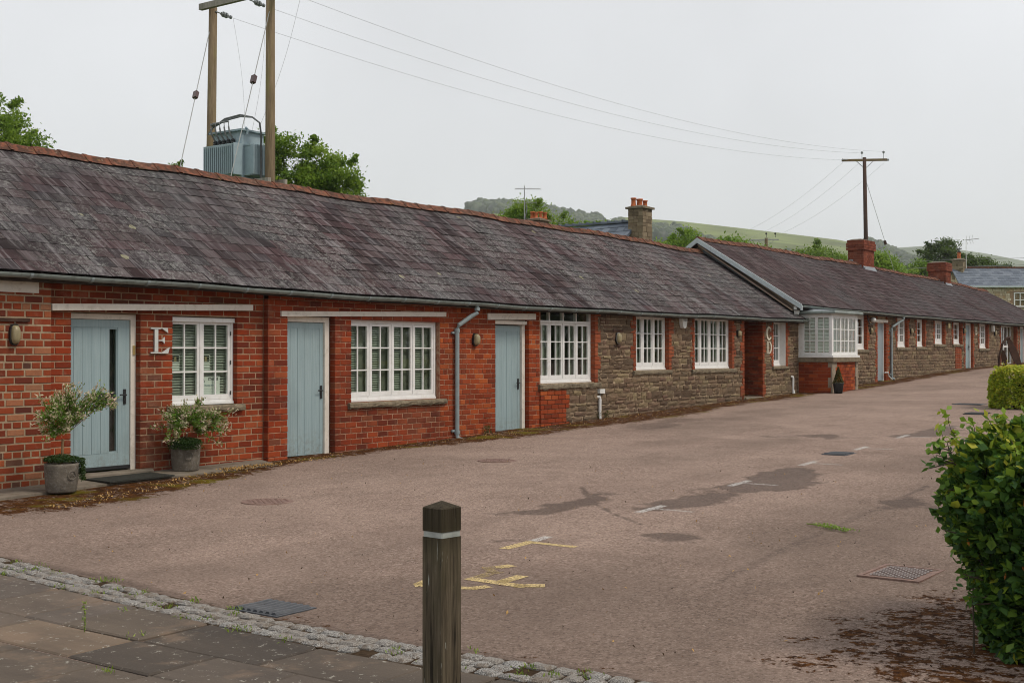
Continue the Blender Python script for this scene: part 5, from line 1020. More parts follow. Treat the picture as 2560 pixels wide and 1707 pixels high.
for (lx,ly,lz,rx,rz,m_,lb) in ((80.5,24.6,8.8,2.0,1.0,'lime_leaf','round bright tree behind the far ridge nearest the gable'),(88.0,21.5,8.5,2.4,1.1,'far_leaf','broad tree behind the small distant pole'),(96.5,20.5,8.9,1.6,.8,'lime_leaf','small yellow green tree right of the distant pole'),
    (114.6,31.6,9.9,2.2,2.0,'far_leaf','domed mid green tree left of the larger brick chimney'),(122.6,28.7,9.4,2.9,2.0,'far_leaf','mid green tree just right of the larger brick chimney'),(124.6,26.6,9.3,2.2,1.7,'lime_leaf','paler tree between the two brick chimneys'),(126.5,24.8,8.9,1.8,1.3,'far_leaf','low tree beside the further brick chimney')):
    tree('broadleaf_tree',lb,'tree',(lx,ly,g0(lx)),lz+rz,[(lx,ly,lz-.4,rx,rx,rz),(lx+.5*rx,ly-.5*rx,lz-.9,rx*.7,rx*.7,rz*.7),(lx-.5*rx,ly+.5*rx,lz-.8,rx*.7,rx*.7,rz*.75),(lx,ly,lz-rz*1.5,rx,rx,rz)],150,60,.24,m_,.36,.3,sprigs=5)
tree('oak_tree','tall dark oak behind the further brick chimney','tree',(131.5,25.2,g0(131)),13,[(131.0,26.0,11.4,2.0,2.0,1.7),(130.0,26.9,9.4,2.1,2.1,1.5),(131.6,25.4,12.5,1.1,1.1,.8),(132.2,24.4,10.1,2.2,2.2,1.6),(133.4,22.7,9.8,1.9,1.9,1.5),(134.6,21.0,9.2,1.8,1.8,1.5),(132.3,24.2,7.8,2.9,2.9,2.0),(130.3,26.8,7.8,2.4,2.4,1.8),(134.4,21.2,7.8,1.9,1.9,1.8),(133.2,22.9,8.9,2.2,2.2,1.8)],620,60,.24,'oak_leaf',.34,.4,sprigs=22)
# near hedge: beech, end towards the camera
HEDGE_PTS=[]
def hedge(name,label,x0,x1,y0,y1,z0,z1,n,ls,mat,obj_n=0,spr=0,bul=.12,twm='bark',lean=0.,pw=4.5):
    t=empty(name,((x0+x1)/2,(y0+y1)/2,z0),label,'hedge'); D=RG.normal(size=(n*3,3)); D/=np.linalg.norm(D,axis=1)[:,None]
    D=D[(D[:,0]<.35)&(D[:,2]>-.93)&(D[:,1]>-.75)][:n]; S=D/((np.abs(D)**pw).sum(1)**(1/pw))[:,None]
    c=np.array([(x0+x1)/2,(y0+y1)/2,(z0+z1)/2]); hf=np.array([(x1-x0)/2,(y1-y0)/2,(z1-z0)/2]); P=c+S*hf; N=np.sign(D)*np.abs(D)**1.2; N/=np.linalg.norm(N,axis=1)[:,None]
    bl=bul*(fbm(P[:,0]*3.2+P[:,1]*2.1,P[:,2]*3.4+P[:,1]*1.7,1.,3)*2.6+fbm(P[:,0]*9+P[:,1]*8,P[:,2]*9,1.,8)*1.3); P=P+N*bl[:,None]
    tz=np.clip((P[:,2]-z0)/(z1-z0),0,1); P[:,1]-=lean*1.9*(1-tz)**1.3*(P[:,1]>c[1]); P[:,0]+=lean*.25*(1-tz)**1.3
    dep=np.abs(RG.normal(size=len(P)))*.085*(1 if obj_n else .8); P=P-N*dep[:,None]; P=P[:]; ok=P[:,2]>h((x0+x1)/2)+.0; P,N,dep=P[ok],N[ok],dep[ok]
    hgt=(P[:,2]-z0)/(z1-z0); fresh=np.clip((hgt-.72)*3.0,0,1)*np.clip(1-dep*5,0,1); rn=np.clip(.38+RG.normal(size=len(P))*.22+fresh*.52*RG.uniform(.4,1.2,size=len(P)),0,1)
    dirs=N+np.array([0,0,.15]); V,F,r=leaf_cloud(P,ls*RG.uniform(.5,1.35,size=len(P)),rn,up=.5,aspect=.70,dirs=dirs*.9+RG.normal(size=N.shape)*.6)
    if obj_n:
        front=np.where((dep<.05))[0]; C=np.array(CAMLOC); dist=np.linalg.norm(P[front]-C,axis=1); vis=((P[front]-C)@np.array(rt))/((P[front]-C)@np.array(fw))<.41; o_=front[np.argsort(dist+np.where(vis,0,100))][:obj_n*6:6]; keep=np.ones(len(P),bool); keep[o_]=False
        lm=unit_mesh('leaf',[(-.5,0,0),(-.2,.27,.06),(.15,.30,.05),(.5,0,-.04),(.15,-.30,.05),(-.2,-.27,.06),(0,0,-.02)],[(0,1,6),(1,2,6),(2,3,6),(3,4,6),(4,5,6),(5,0,6)],mat)
        lms=[]; HEDGE_PTS.extend([P[q]+N[q]*.03 for q in o_[::37]])
        for q in (.1,.25,.35,.5,.65,.8,.92):
            m_=lm.copy(); a=m_.attributes.new('rnd','FLOAT','POINT'); a.data.foreach_set('value',[q]*7); lms.append((q,m_))
        for i in o_:
            d=Vector(N[i]+RG.normal(size=3)*.7); d.z-=.15; d.normalize(); s_=d.cross(Vector(RG.normal(size=3))+Vector((0,0,1.2))).normalized(); nn=d.cross(s_); L=ls*RG.uniform(.75,1.35); p=P[i]
            M=Matrix(((d.x*L,s_.x*L,nn.x*L,p[0]),(d.y*L,s_.y*L,nn.y*L,p[1]),(d.z*L,s_.z*L,nn.z*L,p[2]),(0,0,0,1))); inst('leaf',min(lms,key=lambda t_:abs(t_[0]-rn[i]))[1],M,t)
        V=V.reshape(-1,4,3)[keep].reshape(-1,3); r=r.reshape(-1,4)[keep].ravel(); F=(np.arange(keep.sum())*4)[:,None]+np.arange(4)
    npmesh('foliage',V,F,r,mat,t,kind='stuff')
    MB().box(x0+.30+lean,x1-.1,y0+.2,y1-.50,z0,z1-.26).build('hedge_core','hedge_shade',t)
    tw=MB()
    for _ in range(26): 
        a=(x0+RG.uniform(.25,.7),RG.uniform(y0,y1)-.2,z0); tw.tube([a,(a[0]+.05,a[1]+RG.uniform(-.1,.1),z0+.35),(a[0]+RG.uniform(-.02,.1),a[1]+RG.uniform(-.15,.15),z0+RG.uniform(.6,1.0)*(z1-z0))],[.012,.008,.003],5)
    SP=[];SR=[];SD=[]
    for _ in range(spr):
        a=np.array([x0+RG.uniform(.15,1.0),RG.uniform(y0+.5,y1-.12),z1-.16]); d=np.array([RG.uniform(-.25,.1),RG.uniform(-.05,.3),RG.uniform(.6,1)]); d/=np.linalg.norm(d); L=RG.uniform(.10,.26)*min(1.,(z1-z0)/1.35); q=a+np.linspace(0,1,6)[:,None]*d*L+np.cumsum(RG.normal(size=(6,3))*.008,0); tw.tube([tuple(v) for v in q],[.003,.003,.0025,.002,.002,.001],4)
        k=np.repeat(q[1:],4,0); SP.append(k+RG.normal(size=k.shape)*.022); SR.append(np.clip(RG.normal(.82,.14,size=len(k)),0,1))
    for _ in range(spr):
        z=z0+RG.uniform(.25,.95)*(z1-z0); a=np.array([x0+RG.uniform(.1,.5),y1-.22-lean*1.9*(1-(z-z0)/(z1-z0))**1.5,z]); d=np.array([RG.uniform(-.8,0),RG.uniform(.5,1),RG.uniform(-.2,.5)]); d/=np.linalg.norm(d); q=a+np.linspace(0,1,6)[:,None]*d*RG.uniform(.08,.15)*min(1.,(z1-z0)/1.35); tw.tube([tuple(v) for v in q],[.005,.004,.004,.003,.003,.002],4); k=np.repeat(q[2:],2,0); SP.append(k+RG.normal(size=k.shape)*.025); SR.append(np.clip(RG.normal(.45,.2,size=len(k)),0,1))
    tw.build('twigs',twm,t)
    if SP:
        SP=np.concatenate(SP); V,F,r=leaf_cloud(SP,ls*.85,np.concatenate(SR),up=.4,aspect=.6); npmesh('shoots',V,F,r,mat,t,kind='stuff')
    return t
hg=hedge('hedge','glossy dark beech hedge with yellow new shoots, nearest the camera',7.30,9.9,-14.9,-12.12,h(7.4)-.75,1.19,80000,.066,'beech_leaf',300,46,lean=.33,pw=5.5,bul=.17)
hedge('hedge','small clipped yellow green hedge beside the far covers',29.3,31.2,-12.5,-6.55,h(29.5)-.2,1.34,90000,.062,'privet_leaf',0,70,bul=.09,pw=9.)
dl=MB()
for (a,b,c) in HEDGE_PTS[:6]:
    d=Vector((RG.normal()*.35,RG.normal()*.35,1)).normalized(); s_=d.cross(Vector((RG.normal(),RG.normal(),0))).normalized(); p=Vector((a,b,c)); L=RG.uniform(.02,.036)
    dl.add([tuple(p+d*L),tuple(p+s_*L*.35+d*.2*L),tuple(p-d*L),tuple(p-s_*L*.3),tuple(p+d.cross(s_)*.008)],[(0,1,4),(1,2,4),(2,3,4),(3,0,4)])
dl.build('dead_leaves','orange_leaf',hg,kind='stuff')
# potted plants
def potted(loc,label,lobes,nl,stem_top,rpot=.225,hp=.39,cat='potted shrub',trail=1.):
    x,y,z=loc; t=empty('potted_shrub',loc,label,cat,'potted willows by the blue front door')
    MB().lathe(loc,[(rpot*.84,0),(rpot*.90,.02),(rpot*.97,hp*.5),(rpot,hp-.05),(rpot*1.02,hp-.03),(rpot*1.0,hp),(rpot*.9,hp),(rpot*.88,hp-.05)],32).build('pot','pot_stone',t,smooth=True)
    MB().lathe((x,y,z+hp-.06),[(rpot*.88,0),(rpot*.87,.03),(.02,.04)],20).build('compost','soil',t)
    # raised round crest on the side facing the yard
    d=Vector((-.42,-.9,0)) if trail>0 else Vector((-.45,-.89,0)); d=Vector((.05,-1,0)).normalized() if trail>0 else d; c=Vector((x,y,z+hp*.60))+d*rpot*.985; sx=Vector((0,0,1)).cross(d).normalized()*-1; sx=Vector((-d.y,d.x,0))
    ring=[tuple(c+d*.004+sx*math.cos(a)*.055+Vector((0,0,1))*math.sin(a)*.055) for a in np.linspace(0,2*math.pi,25)]; cr=MB().tube(ring,.006,5,cap=False).build('crest','pot_stone',t)
    M=Matrix(((sx.x,0,d.x,0),(sx.y,0,d.y,0),(0,1,0,0),(0,0,0,1))); text('lettering','ER',.055,Matrix.Translation(c+d*.004)@M,'pot_stone',cr,.004)
    sm=MB(); top=(x+stem_top[0],y+stem_top[1],z+stem_top[2]); sm.tube([(x,y,z+hp-.05),(x+.01,y,z+hp+.1),top],[.022,.018,.016],8); so_=sm.build('stem','stem',t,smooth=True); tw=MB(); P=[];Q=[];Dv=[]
    for (lx,ly,lz,rr,dn) in lobes:
        ctr=np.array([lx,ly,lz]); m=int(nl*dn*2.3)
        for _ in range(max(3,int(22*dn*4))):
            u=RG.normal(size=3); u/=np.linalg.norm(u); end=ctr+u*rr*RG.uniform(.55,1.6)*np.array([1,1,.85]); st_=np.array(top)+(ctr-np.array(top))*RG.uniform(.2,.8); mid=(st_+end)/2+np.array([0,0,.05]); ts=np.linspace(0,1,16)[:,None]; c_=(1-ts)**2*st_+2*ts*(1-ts)*mid+ts**2*(end-np.array([0,0,RG.uniform(0,.06)]))
            tw.tube([tuple(v) for v in c_[::5]],.0035,4); tl=c_[4:]; k=int(m/max(3,int(22*dn*4)))+1; idx=RG.integers(0,len(tl),size=k); q=tl[idx]+RG.normal(size=(k,3))*.022; fr_=idx/len(tl); P.append(q); tip=RG.random(k)<np.clip((fr_-.35)*1.6,0,.8); Q.append(np.clip(np.where(tip,RG.normal(.86,.1,size=k),RG.normal(.33,.16,size=k)),0,1)); Dv.append(np.tile((end-st_)/np.linalg.norm(end-st_),(k,1)))
    tw.build('branches','stem',so_); P=np.concatenate(P);Q=np.concatenate(Q);Dv=np.concatenate(Dv); V,F,r=leaf_cloud(P,.046*RG.uniform(.7,1.3,size=len(P)),Q,up=.3,aspect=.36,dirs=Dv+RG.normal(size=Dv.shape)*.5); npmesh('foliage',V,F,r,'willow_leaf',t)
    k=2200; a=RG.uniform(0,2*math.pi,size=k); rr=rpot*np.sqrt(RG.random(k))*1.05; pz=z+hp+.02+RG.random(k)*.085*(1.2-rr/rpot*.6); U=np.stack([x+rr*np.cos(a),y+rr*np.sin(a),pz],1)
    ang=RG.normal(-.25,.35,size=1100) if trail>0 else RG.normal(-2.3,.5,size=1100)
    drop=RG.random(1100)**1.3; U2=np.stack([x+(rpot*1.0+.02+.055*RG.random(1100)+drop*.02)*np.cos(ang),y+(rpot*1.0+.03+.06*RG.random(1100))*np.sin(ang),z+hp+.05-drop*(.27 if trail>0 else .10)],1)
    U=np.concatenate([U,U2]); V,F,r=leaf_cloud(U,.028,np.clip(RG.normal(.4,.2,size=len(U)),0,1),up=.6,aspect=.5); npmesh('trailing_plant',V,F,r,'lobelia_leaf',t)
    return t
zg=h(9.6)+.02
potted((9.50,-.74,zg),'grey stone pot with variegated willow standing left of the blue door',[(9.60,-.72,zg+1.27,.19,.20),(9.22,-.84,zg+1.0,.24,.24),(9.55,-.78,zg+.95,.18,.16),(10.02,-.85,zg+1.17,.18,.18),(9.75,-.8,zg+1.12,.14,.08),(9.2,-.85,zg+.80,.14,.06)],3000,(.02,0,.66),rpot=.205,hp=.36)
zg=h(11.9)+.03
potted((11.93,-.16,zg),'grey stone pot with spreading willow standing under the first window',[(11.78,-.2,zg+.98,.12,.07),(11.60,-.25,zg+.80,.20,.20),(11.93,-.3,zg+.75,.20,.20),(12.27,-.28,zg+.80,.19,.20),(12.47,-.3,zg+.70,.19,.13),(12.35,-.25,zg+.50,.17,.06),(11.5,-.3,zg+.62,.2,.10),(12.15,-.2,zg+.98,.12,.05)],2800,(.02,-.02,.55),trail=-1.,rpot=.21,hp=.37)
cx_,cy_=34.05,-1.22; zc=h(cx_)
ct=empty('potted_conifer',(cx_,cy_,zc),'small bronze conical shrub in a black pot by the bay corner','potted shrub'); MB().lathe((cx_,cy_,zc),[(.11,0),(.15,.27),(.155,.30),(.13,.30),(.12,.26)],20).build('pot','plastic_black',ct,smooth=True)
k=2600; tz=RG.random(k)**1.4; a=RG.uniform(0,2*math.pi,size=k); rr=(.14*(1-tz)+.012)*np.sqrt(RG.uniform(.3,1.15,size=k)); V,F,r=leaf_cloud(np.stack([cx_+rr*np.cos(a),cy_+rr*np.sin(a),zc+.28+tz*.46],1),.034,np.clip(RG.normal(.45,.22,size=k),0,1),up=.5); npmesh('foliage',V,F,r,'conifer_leaf',ct)
# doormat
dm=MB(); dm.add([(10.32,-.60,h(10.5)+.034),(11.38,-.60,h(11)+.034),(11.38,-.07,h(11)+.044),(10.32,-.07,h(10.5)+.044),(10.32,-.60,h(10.5)+.052),(11.38,-.60,h(11)+.052),(11.38,-.07,h(11)+.062),(10.32,-.07,h(10.5)+.062)],BOXF); tag(dm.build('doormat','rubber_mat'),'black rubber mat in front of the blue front door','doormat')
# rusty sculpture of two bent leaves
sc=empty('sculpture',(50.7,-1.5,h(50.7)),'rusty steel sculpture of two tall curved blades before the glazed screen','sculpture'); zs=h(50.7)
def blade(pts,wd,th,name):
    V=[];F=[];n=len(pts)
    for (x,y,z),w_ in zip(pts,wd): V+=[(x-w_*.8,y+w_*.6,z),(x+w_*.8,y-w_*.6,z),(x+w_*.8+th,y-w_*.6+th,z),(x-w_*.8+th,y+w_*.6+th,z)]
    for i in range(n-1): F+=[(i*4+k,i*4+(k+1)%4,(i+1)*4+(k+1)%4,(i+1)*4+k) for k in range(4)]
    F+=[(0,1,2,3),tuple((n-1)*4+k for k in range(4))]; MB().add(V,F).build(name,'rust_steel',sc)
blade([(50.95+.055*k,-1.45-.03*k,zs+1.22-.12*k) for k in range(11)],[.05,.09,.13,.15,.17,.18,.18,.17,.15,.12,.10],.03,'blade'); blade([(50.78+.045*k,-1.30,zs+.72-.08*k) for k in range(10)],[.02,.06,.09,.11,.12,.12,.11,.09,.07,.04],.03,'blade')
MB().tube([(50.55,-1.2,zs),(50.57,-1.22,zs+.5),(50.66,-1.3,zs+.95),(50.85,-1.42,zs+1.18),(51.05,-1.5,zs+1.22)],[.05,.05,.05,.045,.04],6).build('stalk','rust_steel',sc)
# cut branch, litter and weeds
tb=MB(); pts=[(11.95,-9.56,h(12)+.012),(11.85,-9.75,h(12)+.02),(11.75,-9.9,h(12)+.018),(11.70,-10.05,h(12)+.012)]; tb.tube(pts,[.006,.005,.004,.002],5); cbr=tb.build('fallen_branch','weed_leaf',org=(11.85,-9.8,h(12))); tag(cbr,'green leafy twig lying on the open tarmac','branch')
k=170; tt=RG.random(k); q=np.stack([np.interp(tt,[0,1],[11.93,11.68])+np.sin(tt*14)*.035,np.interp(tt,[0,1],[-9.65,-10.10]),np.full(k,h(12)+.022)],1)+RG.normal(size=(k,3))*np.array([.03,.05,.008]); V,F,r=leaf_cloud(q,.035,RG.random(k),up=2.5,aspect=.4); npmesh('leaves',V,F,r,'lime_leaf',cbr)
def litter(name,label,n,xr,yr,size,mat,fn=None,zoff=.012):
    x=RG.uniform(*xr,size=n); y=RG.uniform(*yr,size=n)
    if fn: y=fn(x,n)
    P=np.stack([x,y,hn(x)+zoff],1); V,F,r=leaf_cloud(P,size*RG.uniform(.5,1.4,size=n),RG.random(n),up=3.,aspect=.6); V[:,2]+=np.abs(RG.normal(size=len(V)))*.006; tag(npmesh(name,V,F,r,mat),label,kind='stuff')
litter('leaf_litter','dry brown leaves gathered along the mossy edge by the brick wall',520,(8.6,15),(-1,-.3),.032,'dead_leaf',lambda x,n:np.interp(x,[8.6,10.9,12.2,13.2,15],[-1.9,-1.15,-.62,-.55,-.35])+RG.normal(size=n)*.14)
litter('leaf_litter','heap of dry leaves beside the spreading willow pot',420,(12.25,13.25),(-.85,-.35),.034,'dead_leaf',lambda x,n:np.interp(x,[12.25,13.25],[-.55,-.62])+RG.normal(size=n)*.09,.03)
litter('leaf_litter','specks of dry debris along the stone wall foot',700,(16,33),(-1.2,-.1),.028,'dead_leaf',lambda x,n:-.12-np.abs(RG.normal(size=n))*.4)
litter('leaf_litter','scattered pale flecks and crumbs on the tarmac',260,(6,16),(-13,-1.5),.022,'dead_leaf'); litter('leaf_litter','small dark crumbs on the tarmac',420,(6,18),(-13,-1.5),.018,'soil')
def weeds(label,spots,n,hgt,mat='weed_leaf',ls=.03):
    P=[]
    for (x,y) in spots:
        k=int(n*RG.uniform(.5,1.4)); P.append(np.stack([x+RG.normal(size=k)*.03,y+RG.normal(size=k)*.035,h(x)+.015+RG.random(k)*hgt],1))
    P=np.concatenate(P); V,F,r=leaf_cloud(P,ls,RG.random(len(P)),up=.4,aspect=.3,dirs=np.tile([0,0,.7],(len(P),1))); tag(npmesh('weeds',V,F,r,mat),label,kind='stuff')
weeds('small weeds growing in the joints of setts and paving',[(bandx(y)+RG.uniform(-.03,.46),y) for y in RG.uniform(-11.2,-4.6,size=34)]+[(5.05,-8.0),(4.4,-8.6),(4.9,-10.3),(4.3,-7.0),(3.9,-6.6),(5.52,-8.45),(5.5,-7.3),(3.6,-7.6),(5.65,-10.55),(5.75,-10.7),(5.9,-10.8)],16,.03)
weeds('dry weed tufts at the wall foot by the weathered door',[(19.2,-.06),(19.3,-.05),(23.3,-.05),(23.6,-.04),(30.5,-.06)],60,.14,'conifer_leaf',.05)
w1_=empty('weed',(4.95,-7.62,h(5)),'single upright green weed growing from a paving joint','weed'); MB().tube([(4.95,-7.62,h(5)),(4.955,-7.62,h(5)+.10),(4.95,-7.61,h(5)+.20)],[.003,.003,.0015],5).build('stem','weed_leaf',w1_); q=np.stack([4.95+RG.normal(size=40)*.009,-7.62+RG.normal(size=40)*.009,h(5)+.02+RG.random(40)*.19],1); V,F,r=leaf_cloud(q,.024,RG.random(40),aspect=.35); npmesh('leaves',V,F,r,'weed_leaf',w1_)
xq=RG.uniform(6,85,size=26000); tl_=RG.random(26000)**.8; yq=-24-RG.random(26000)**.5*4+fbm(xq,xq*0,.35,91)*3; V,F,r=leaf_cloud(np.stack([xq,yq,hn(xq)+tl_*(6.5+fbm(xq,xq*0,.25,92)*5)],1),.55*RG.uniform(.6,1.3,size=26000),np.clip(RG.normal(.45,.2,size=26000),0,1),up=.6); tag(npmesh('woodland',V,F,r,'oak_leaf'),'trees across the yard that darken the window reflections',kind='stuff')
# ------------------------------------------------------------------ power line
zt=g0(25)
hp=empty('power_pole',(25.3,13.65,zt),'twin weathered timber poles carrying the transformer behind the roof','power pole')
for (px,py,tx_,ty_,tz_) in ((25.36,15.05,25.42,14.93,12.0),(25.22,12.25,25.18,12.20,12.7)): MB().tube([(px,py,zt),((px+tx_)/2,(py+ty_)/2,6.4),(tx_,ty_,tz_)],[.165,.145,.122],14).build('pole','pole_wood',hp,smooth=True)
MB().box(25.14,25.27,11.0,15.25,11.92,12.10).build('crossarm','beam_wood',hp); MB().box(25.45,25.56,11.9,15.4,6.36,6.60).build('platform_beam','beam_wood',hp); MB().box(24.9,25.02,12.0,15.4,6.36,6.60).build('platform_beam','beam_wood',hp); MB().box(24.75,25.75,12.36,12.5,6.1,6.36).build('platform_beam','beam_wood',hp)
def guy(a,b,ins,parent):
    a,b=Vector(a),Vector(b); g_=MB().tube([a,b],.013,5).build('guy_wire','galv',parent); c=a+(b-a)*ins; d=(b-a).normalized(); s=d.cross(Vector((0,1,0))).normalized(); MB().obox(c,(d,s,d.cross(s)),(.125,.055,.065)).build('insulator','brown_ceramic',g_)
guy((25.36,15.0,11.35),(20.1,11.2,2.4),.26,hp); guy((25.2,12.2,11.6),(20.6,9.9,2.4),.265,hp)
def string_ins(a,d,parent):
    d=Vector(d).normalized(); a=Vector(a); o=MB().tube([a,a+d*.62],.02,6); 
    for t,rr in ((.24,.05),(.30,.085),(.40,.085),(.46,.05),(.57,.055)): o.tube([a+d*(t-.025),a+d*(t+.025)],rr,10)
    o.build('insulator','grey_ceramic',parent); return a+d*.66
ends=[(69.35,12.25,12.6),(69.94,11.43,13.0),(70.66,10.43,13.08)]; starts=[]
for (y,z),e in zip(((14.80,11.86),(13.35,11.98),(11.9,12.02)),ends):
    s=Vector((25.4,y,z)); starts.append(string_ins(s,Vector(e)-s+Vector((0,0,-5.2)),hp))
for (s,e,lb) in zip(starts,ends,('lowest of the three overhead conductors','middle of the three overhead conductors','uppermost of the three overhead conductors')):
    e=Vector(e); pts=[s+(e-s)*t+Vector((0,0,-.95*4*t*(1-t))) for t in [k/24 for k in range(25)]]; o=MB().tube(pts,.0055,5).build('overhead_wire','wire'); tag(o,lb,'wire','overhead conductors between the poles')
# transformer
tf=empty('transformer',(25.2,13.6,6.6),'grey blue pole mounted transformer with cooling fins and black cables','transformer')
tb=MB(); tb.box(24.78,25.62,12.95,14.15,6.62,8.0); tb.build('tank','transformer_paint',tf); MB().box(24.68,25.72,12.86,14.24,8.0,8.05).build('lid','transformer_paint',tf)
def fins(x0,x1,y0,y1,z0,z1,n,axis_,nm='radiator'):
    o=MB()
    if axis_=='x': o.box(x0+.12,x1,y0,y1,z1-.05,z1); o.box(x0+.12,x1,y0,y1,z0,z0+.05)
    else: o.box(x0,x1,y0+.12,y1,z1-.05,z1); o.box(x0,x1,y0+.12,y1,z0,z0+.05)
    ob=o.build(nm,'transformer_paint',tf)
    for i in range(n):
        if axis_=='x': t=y0+(y1-y0)*(i+.5)/n; MB().box(x0,x1,t-.018,t+.018,z0+.02,z1-.02).build('fin','transformer_paint',ob)
        else: t=x0+(x1-x0)*(i+.5)/n; MB().box(t-.018,t+.018,y0,y1,z0+.02,z1-.02).build('fin','transformer_paint',ob)
fins(24.42,24.78,12.95,14.2,6.72,7.62,15,'x'); fins(24.85,25.6,12.55,12.95,6.72,7.62,10,'y')
MB().box(24.44,24.76,12.90,12.94,6.72,7.62).build('radiator_side','transformer_paint',tf); 
for i in range(5): 
    y=13.25+i*.19; bs=MB(); bs.lathe((24.72,y,7.66),[(.05,0),(.065,.03),(.05,.06),(.065,.09),(.04,.13)],10); bs.build('bushing','black_iron',tf); MB().tube([(24.72,y,7.78),(24.62,y+.03,7.95),(24.6,y+.05,8.12),(24.68,y+.15,8.30),(24.82,14.25,8.34-.02*i)],.024,6).build('cable','cable',tf)
for i in range(2): MB().tube([(24.75,14.35,8.02),(24.8,14.2,8.22),(24.9,13.8,8.40+.05*i),(24.95,13.2,8.46+.05*i),(25.0,12.75,8.40),(25.05,12.50,8.22),(25.05,12.44,7.9),(25.04,12.43,6.6)],.026,6).build('cable','cable',tf)
for i,(y,yy) in enumerate(((13.5,13.55),(13.2,13.05),(12.95,12.6))): 
    s=starts[i]; MB().tube([tuple(s+(Vector((25.4,y,8.1))-s)*q+Vector((.12*math.sin(q*3.14),0,-.25*q*(1-q)))) for q in [j/12 for j in range(13)]],.006,4).build('dropper_wire','wire',tf)
MB().tube([(24.9,12.93,8.05),(24.9,12.9,8.1),(24.9,12.84,8.05),(24.9,12.86,7.9)],.035,6).build('lifting_lug','transformer_paint',tf)
# far pole with its crossarm
fp=empty('power_pole',(70.1,11.25,g0(70)),'dark timber pole with crossarm above the larger brick chimney','power pole')
MB().tube([(70.13,11.25,g0(70)),(70.1,11.27,8),(70.03,11.32,12.75)],[.14,.12,.10],12).build('pole','dark_pole',fp,smooth=True)
MB().bar((69.27,12.36,12.58),(70.78,10.27,12.62),.11,.13).build('crossarm','pole_wood',fp)
for a,b in (((69.75,11.7,12.55),(70.05,11.29,12.1)),((70.32,10.90,12.55),(70.05,11.29,12.1))): MB().bar(a,b,.04,.03).build('brace','galv',fp)
for (x,y,z) in ((69.94,11.43,12.65),(70.66,10.43,12.68)): o=MB(); o.tube([(x,y,z),(x,y,z+.32)],.015,6); o.lathe((x,y,z+.30),[(.03,0),(.075,.03),(.05,.06),(.08,.09),(.04,.14)],10); o.build('insulator','grey_ceramic',fp)
o=MB(); o.tube([(69.45,12.1,12.62),(69.2,12.3,12.62)],.05,8); o.tube([(70.75,10.32,12.6),(70.85,10.2,12.62)],.06,8); o.build('insulator','grey_ceramic',fp)
guy((70.05,11.2,11.3),(71.6,9.2,3.2),.42,fp)
for k,(a) in enumerate(((69.35,12.3,12.5),(69.85,11.6,12.4),(70.7,10.4,12.45))):
    a=Vector(a); e=Vector((97+k*1.2,38-k*1.2,11.0)); pts=[a+(e-a)*t+Vector((0,0,-1.5*4*t*(1-t))) for t in [j/16 for j in range(17)]]; o=MB().tube(pts,.006,4).build('overhead_wire','wire'); tag(o,('left hand wire running on past the dark pole','middle wire running on past the dark pole','right hand wire running on past the dark pole')[k],'wire','wires running on behind the dark pole')
sp_=empty('power_pole',(88.1,25.6,g0(88)),'small distant pole top with crossarm over the far ridge','power pole'); MB().tube([(88.1,25.6,g0(88)),(88.1,25.6,10.25)],[.15,.12],10).build('pole','pole_wood',sp_); MB().bar((87.35,26.65,10.08),(88.65,24.85,10.12),.10,.10).build('crossarm','galv',sp_)
for a,b in (((87.75,26.1,10.05),(88.1,25.6,9.6)),((88.42,25.15,10.05),(88.1,25.6,9.6))): MB().bar(a,b,.03,.03).build('brace','galv',sp_)
for (x,y) in ((88.1,25.6),(88.5,25.05)): MB().lathe((x,y,10.3),[(.02,0),(.02,.2),(.08,.24),(.06,.34)],8).build('insulator','print_black',sp_)
for k,zz in enumerate((9.55,8.95)):
    o=MB().tube([(100,32,zz-.6),(108,18,zz-.1),(113,9,zz+.1),(120,-4,zz+.4)],.022 if k==1 else .012,4).build('overhead_wire','cable'); tag(o,('upper thin wire crossing above the blue slate house','lower dark cable crossing above the blue slate house')[k],'wire','wires above the blue slate house')
# ------------------------------------------------------------------ houses behind
def pitched(o,a,b,ev,rise,mat,ov=.15,n=(10,14),slname='slate_covering'):
    """front slope of a roof from eaves line a-b up along ev (horizontal unit towards ridge) with courses of slates"""
    a,b,ev=Vector(a),Vector(b),Vector(ev); L=(b-a).length; d=(b-a).normalized(); up_=ev+Vector((0,0,rise)); S=up_.length; nn=d.cross(up_).normalized(); 
    if nn.z<0: nn=-nn
    mb=MB(); mb.add([tuple(p) for p in (a,b,b+up_,a+up_,a-nn*.08,b-nn*.08,b+up_-nn*.08,a+up_-nn*.08)],BOXF); mb.build('roof_deck',mat,o); s=MB(); g_=S/n[0]; wd=L/n[1]
    for i in range(n[0]):
        for j in range(n[1]+1):
            x0=max(0,(j-(.5 if i%2 else 0))*wd); x1=min(L,(j+1-(.5 if i%2 else 0))*wd)
            if x1-x0<.05: continue
            p=a+d*x0+up_/S*(i*g_)+nn*.022; q=a+d*(x1-.012)+up_/S*(i*g_)+nn*.022; e=up_/S*min(g_*1.25,S-i*g_)-nn*.018; s.add([tuple(v) for v in (p,q,q+e,p+e,p-nn*.012,q-nn*.012,q+e-nn*.012,p+e-nn*.012)],BOXF)
    s.build(slname,mat,o,kind='stuff')
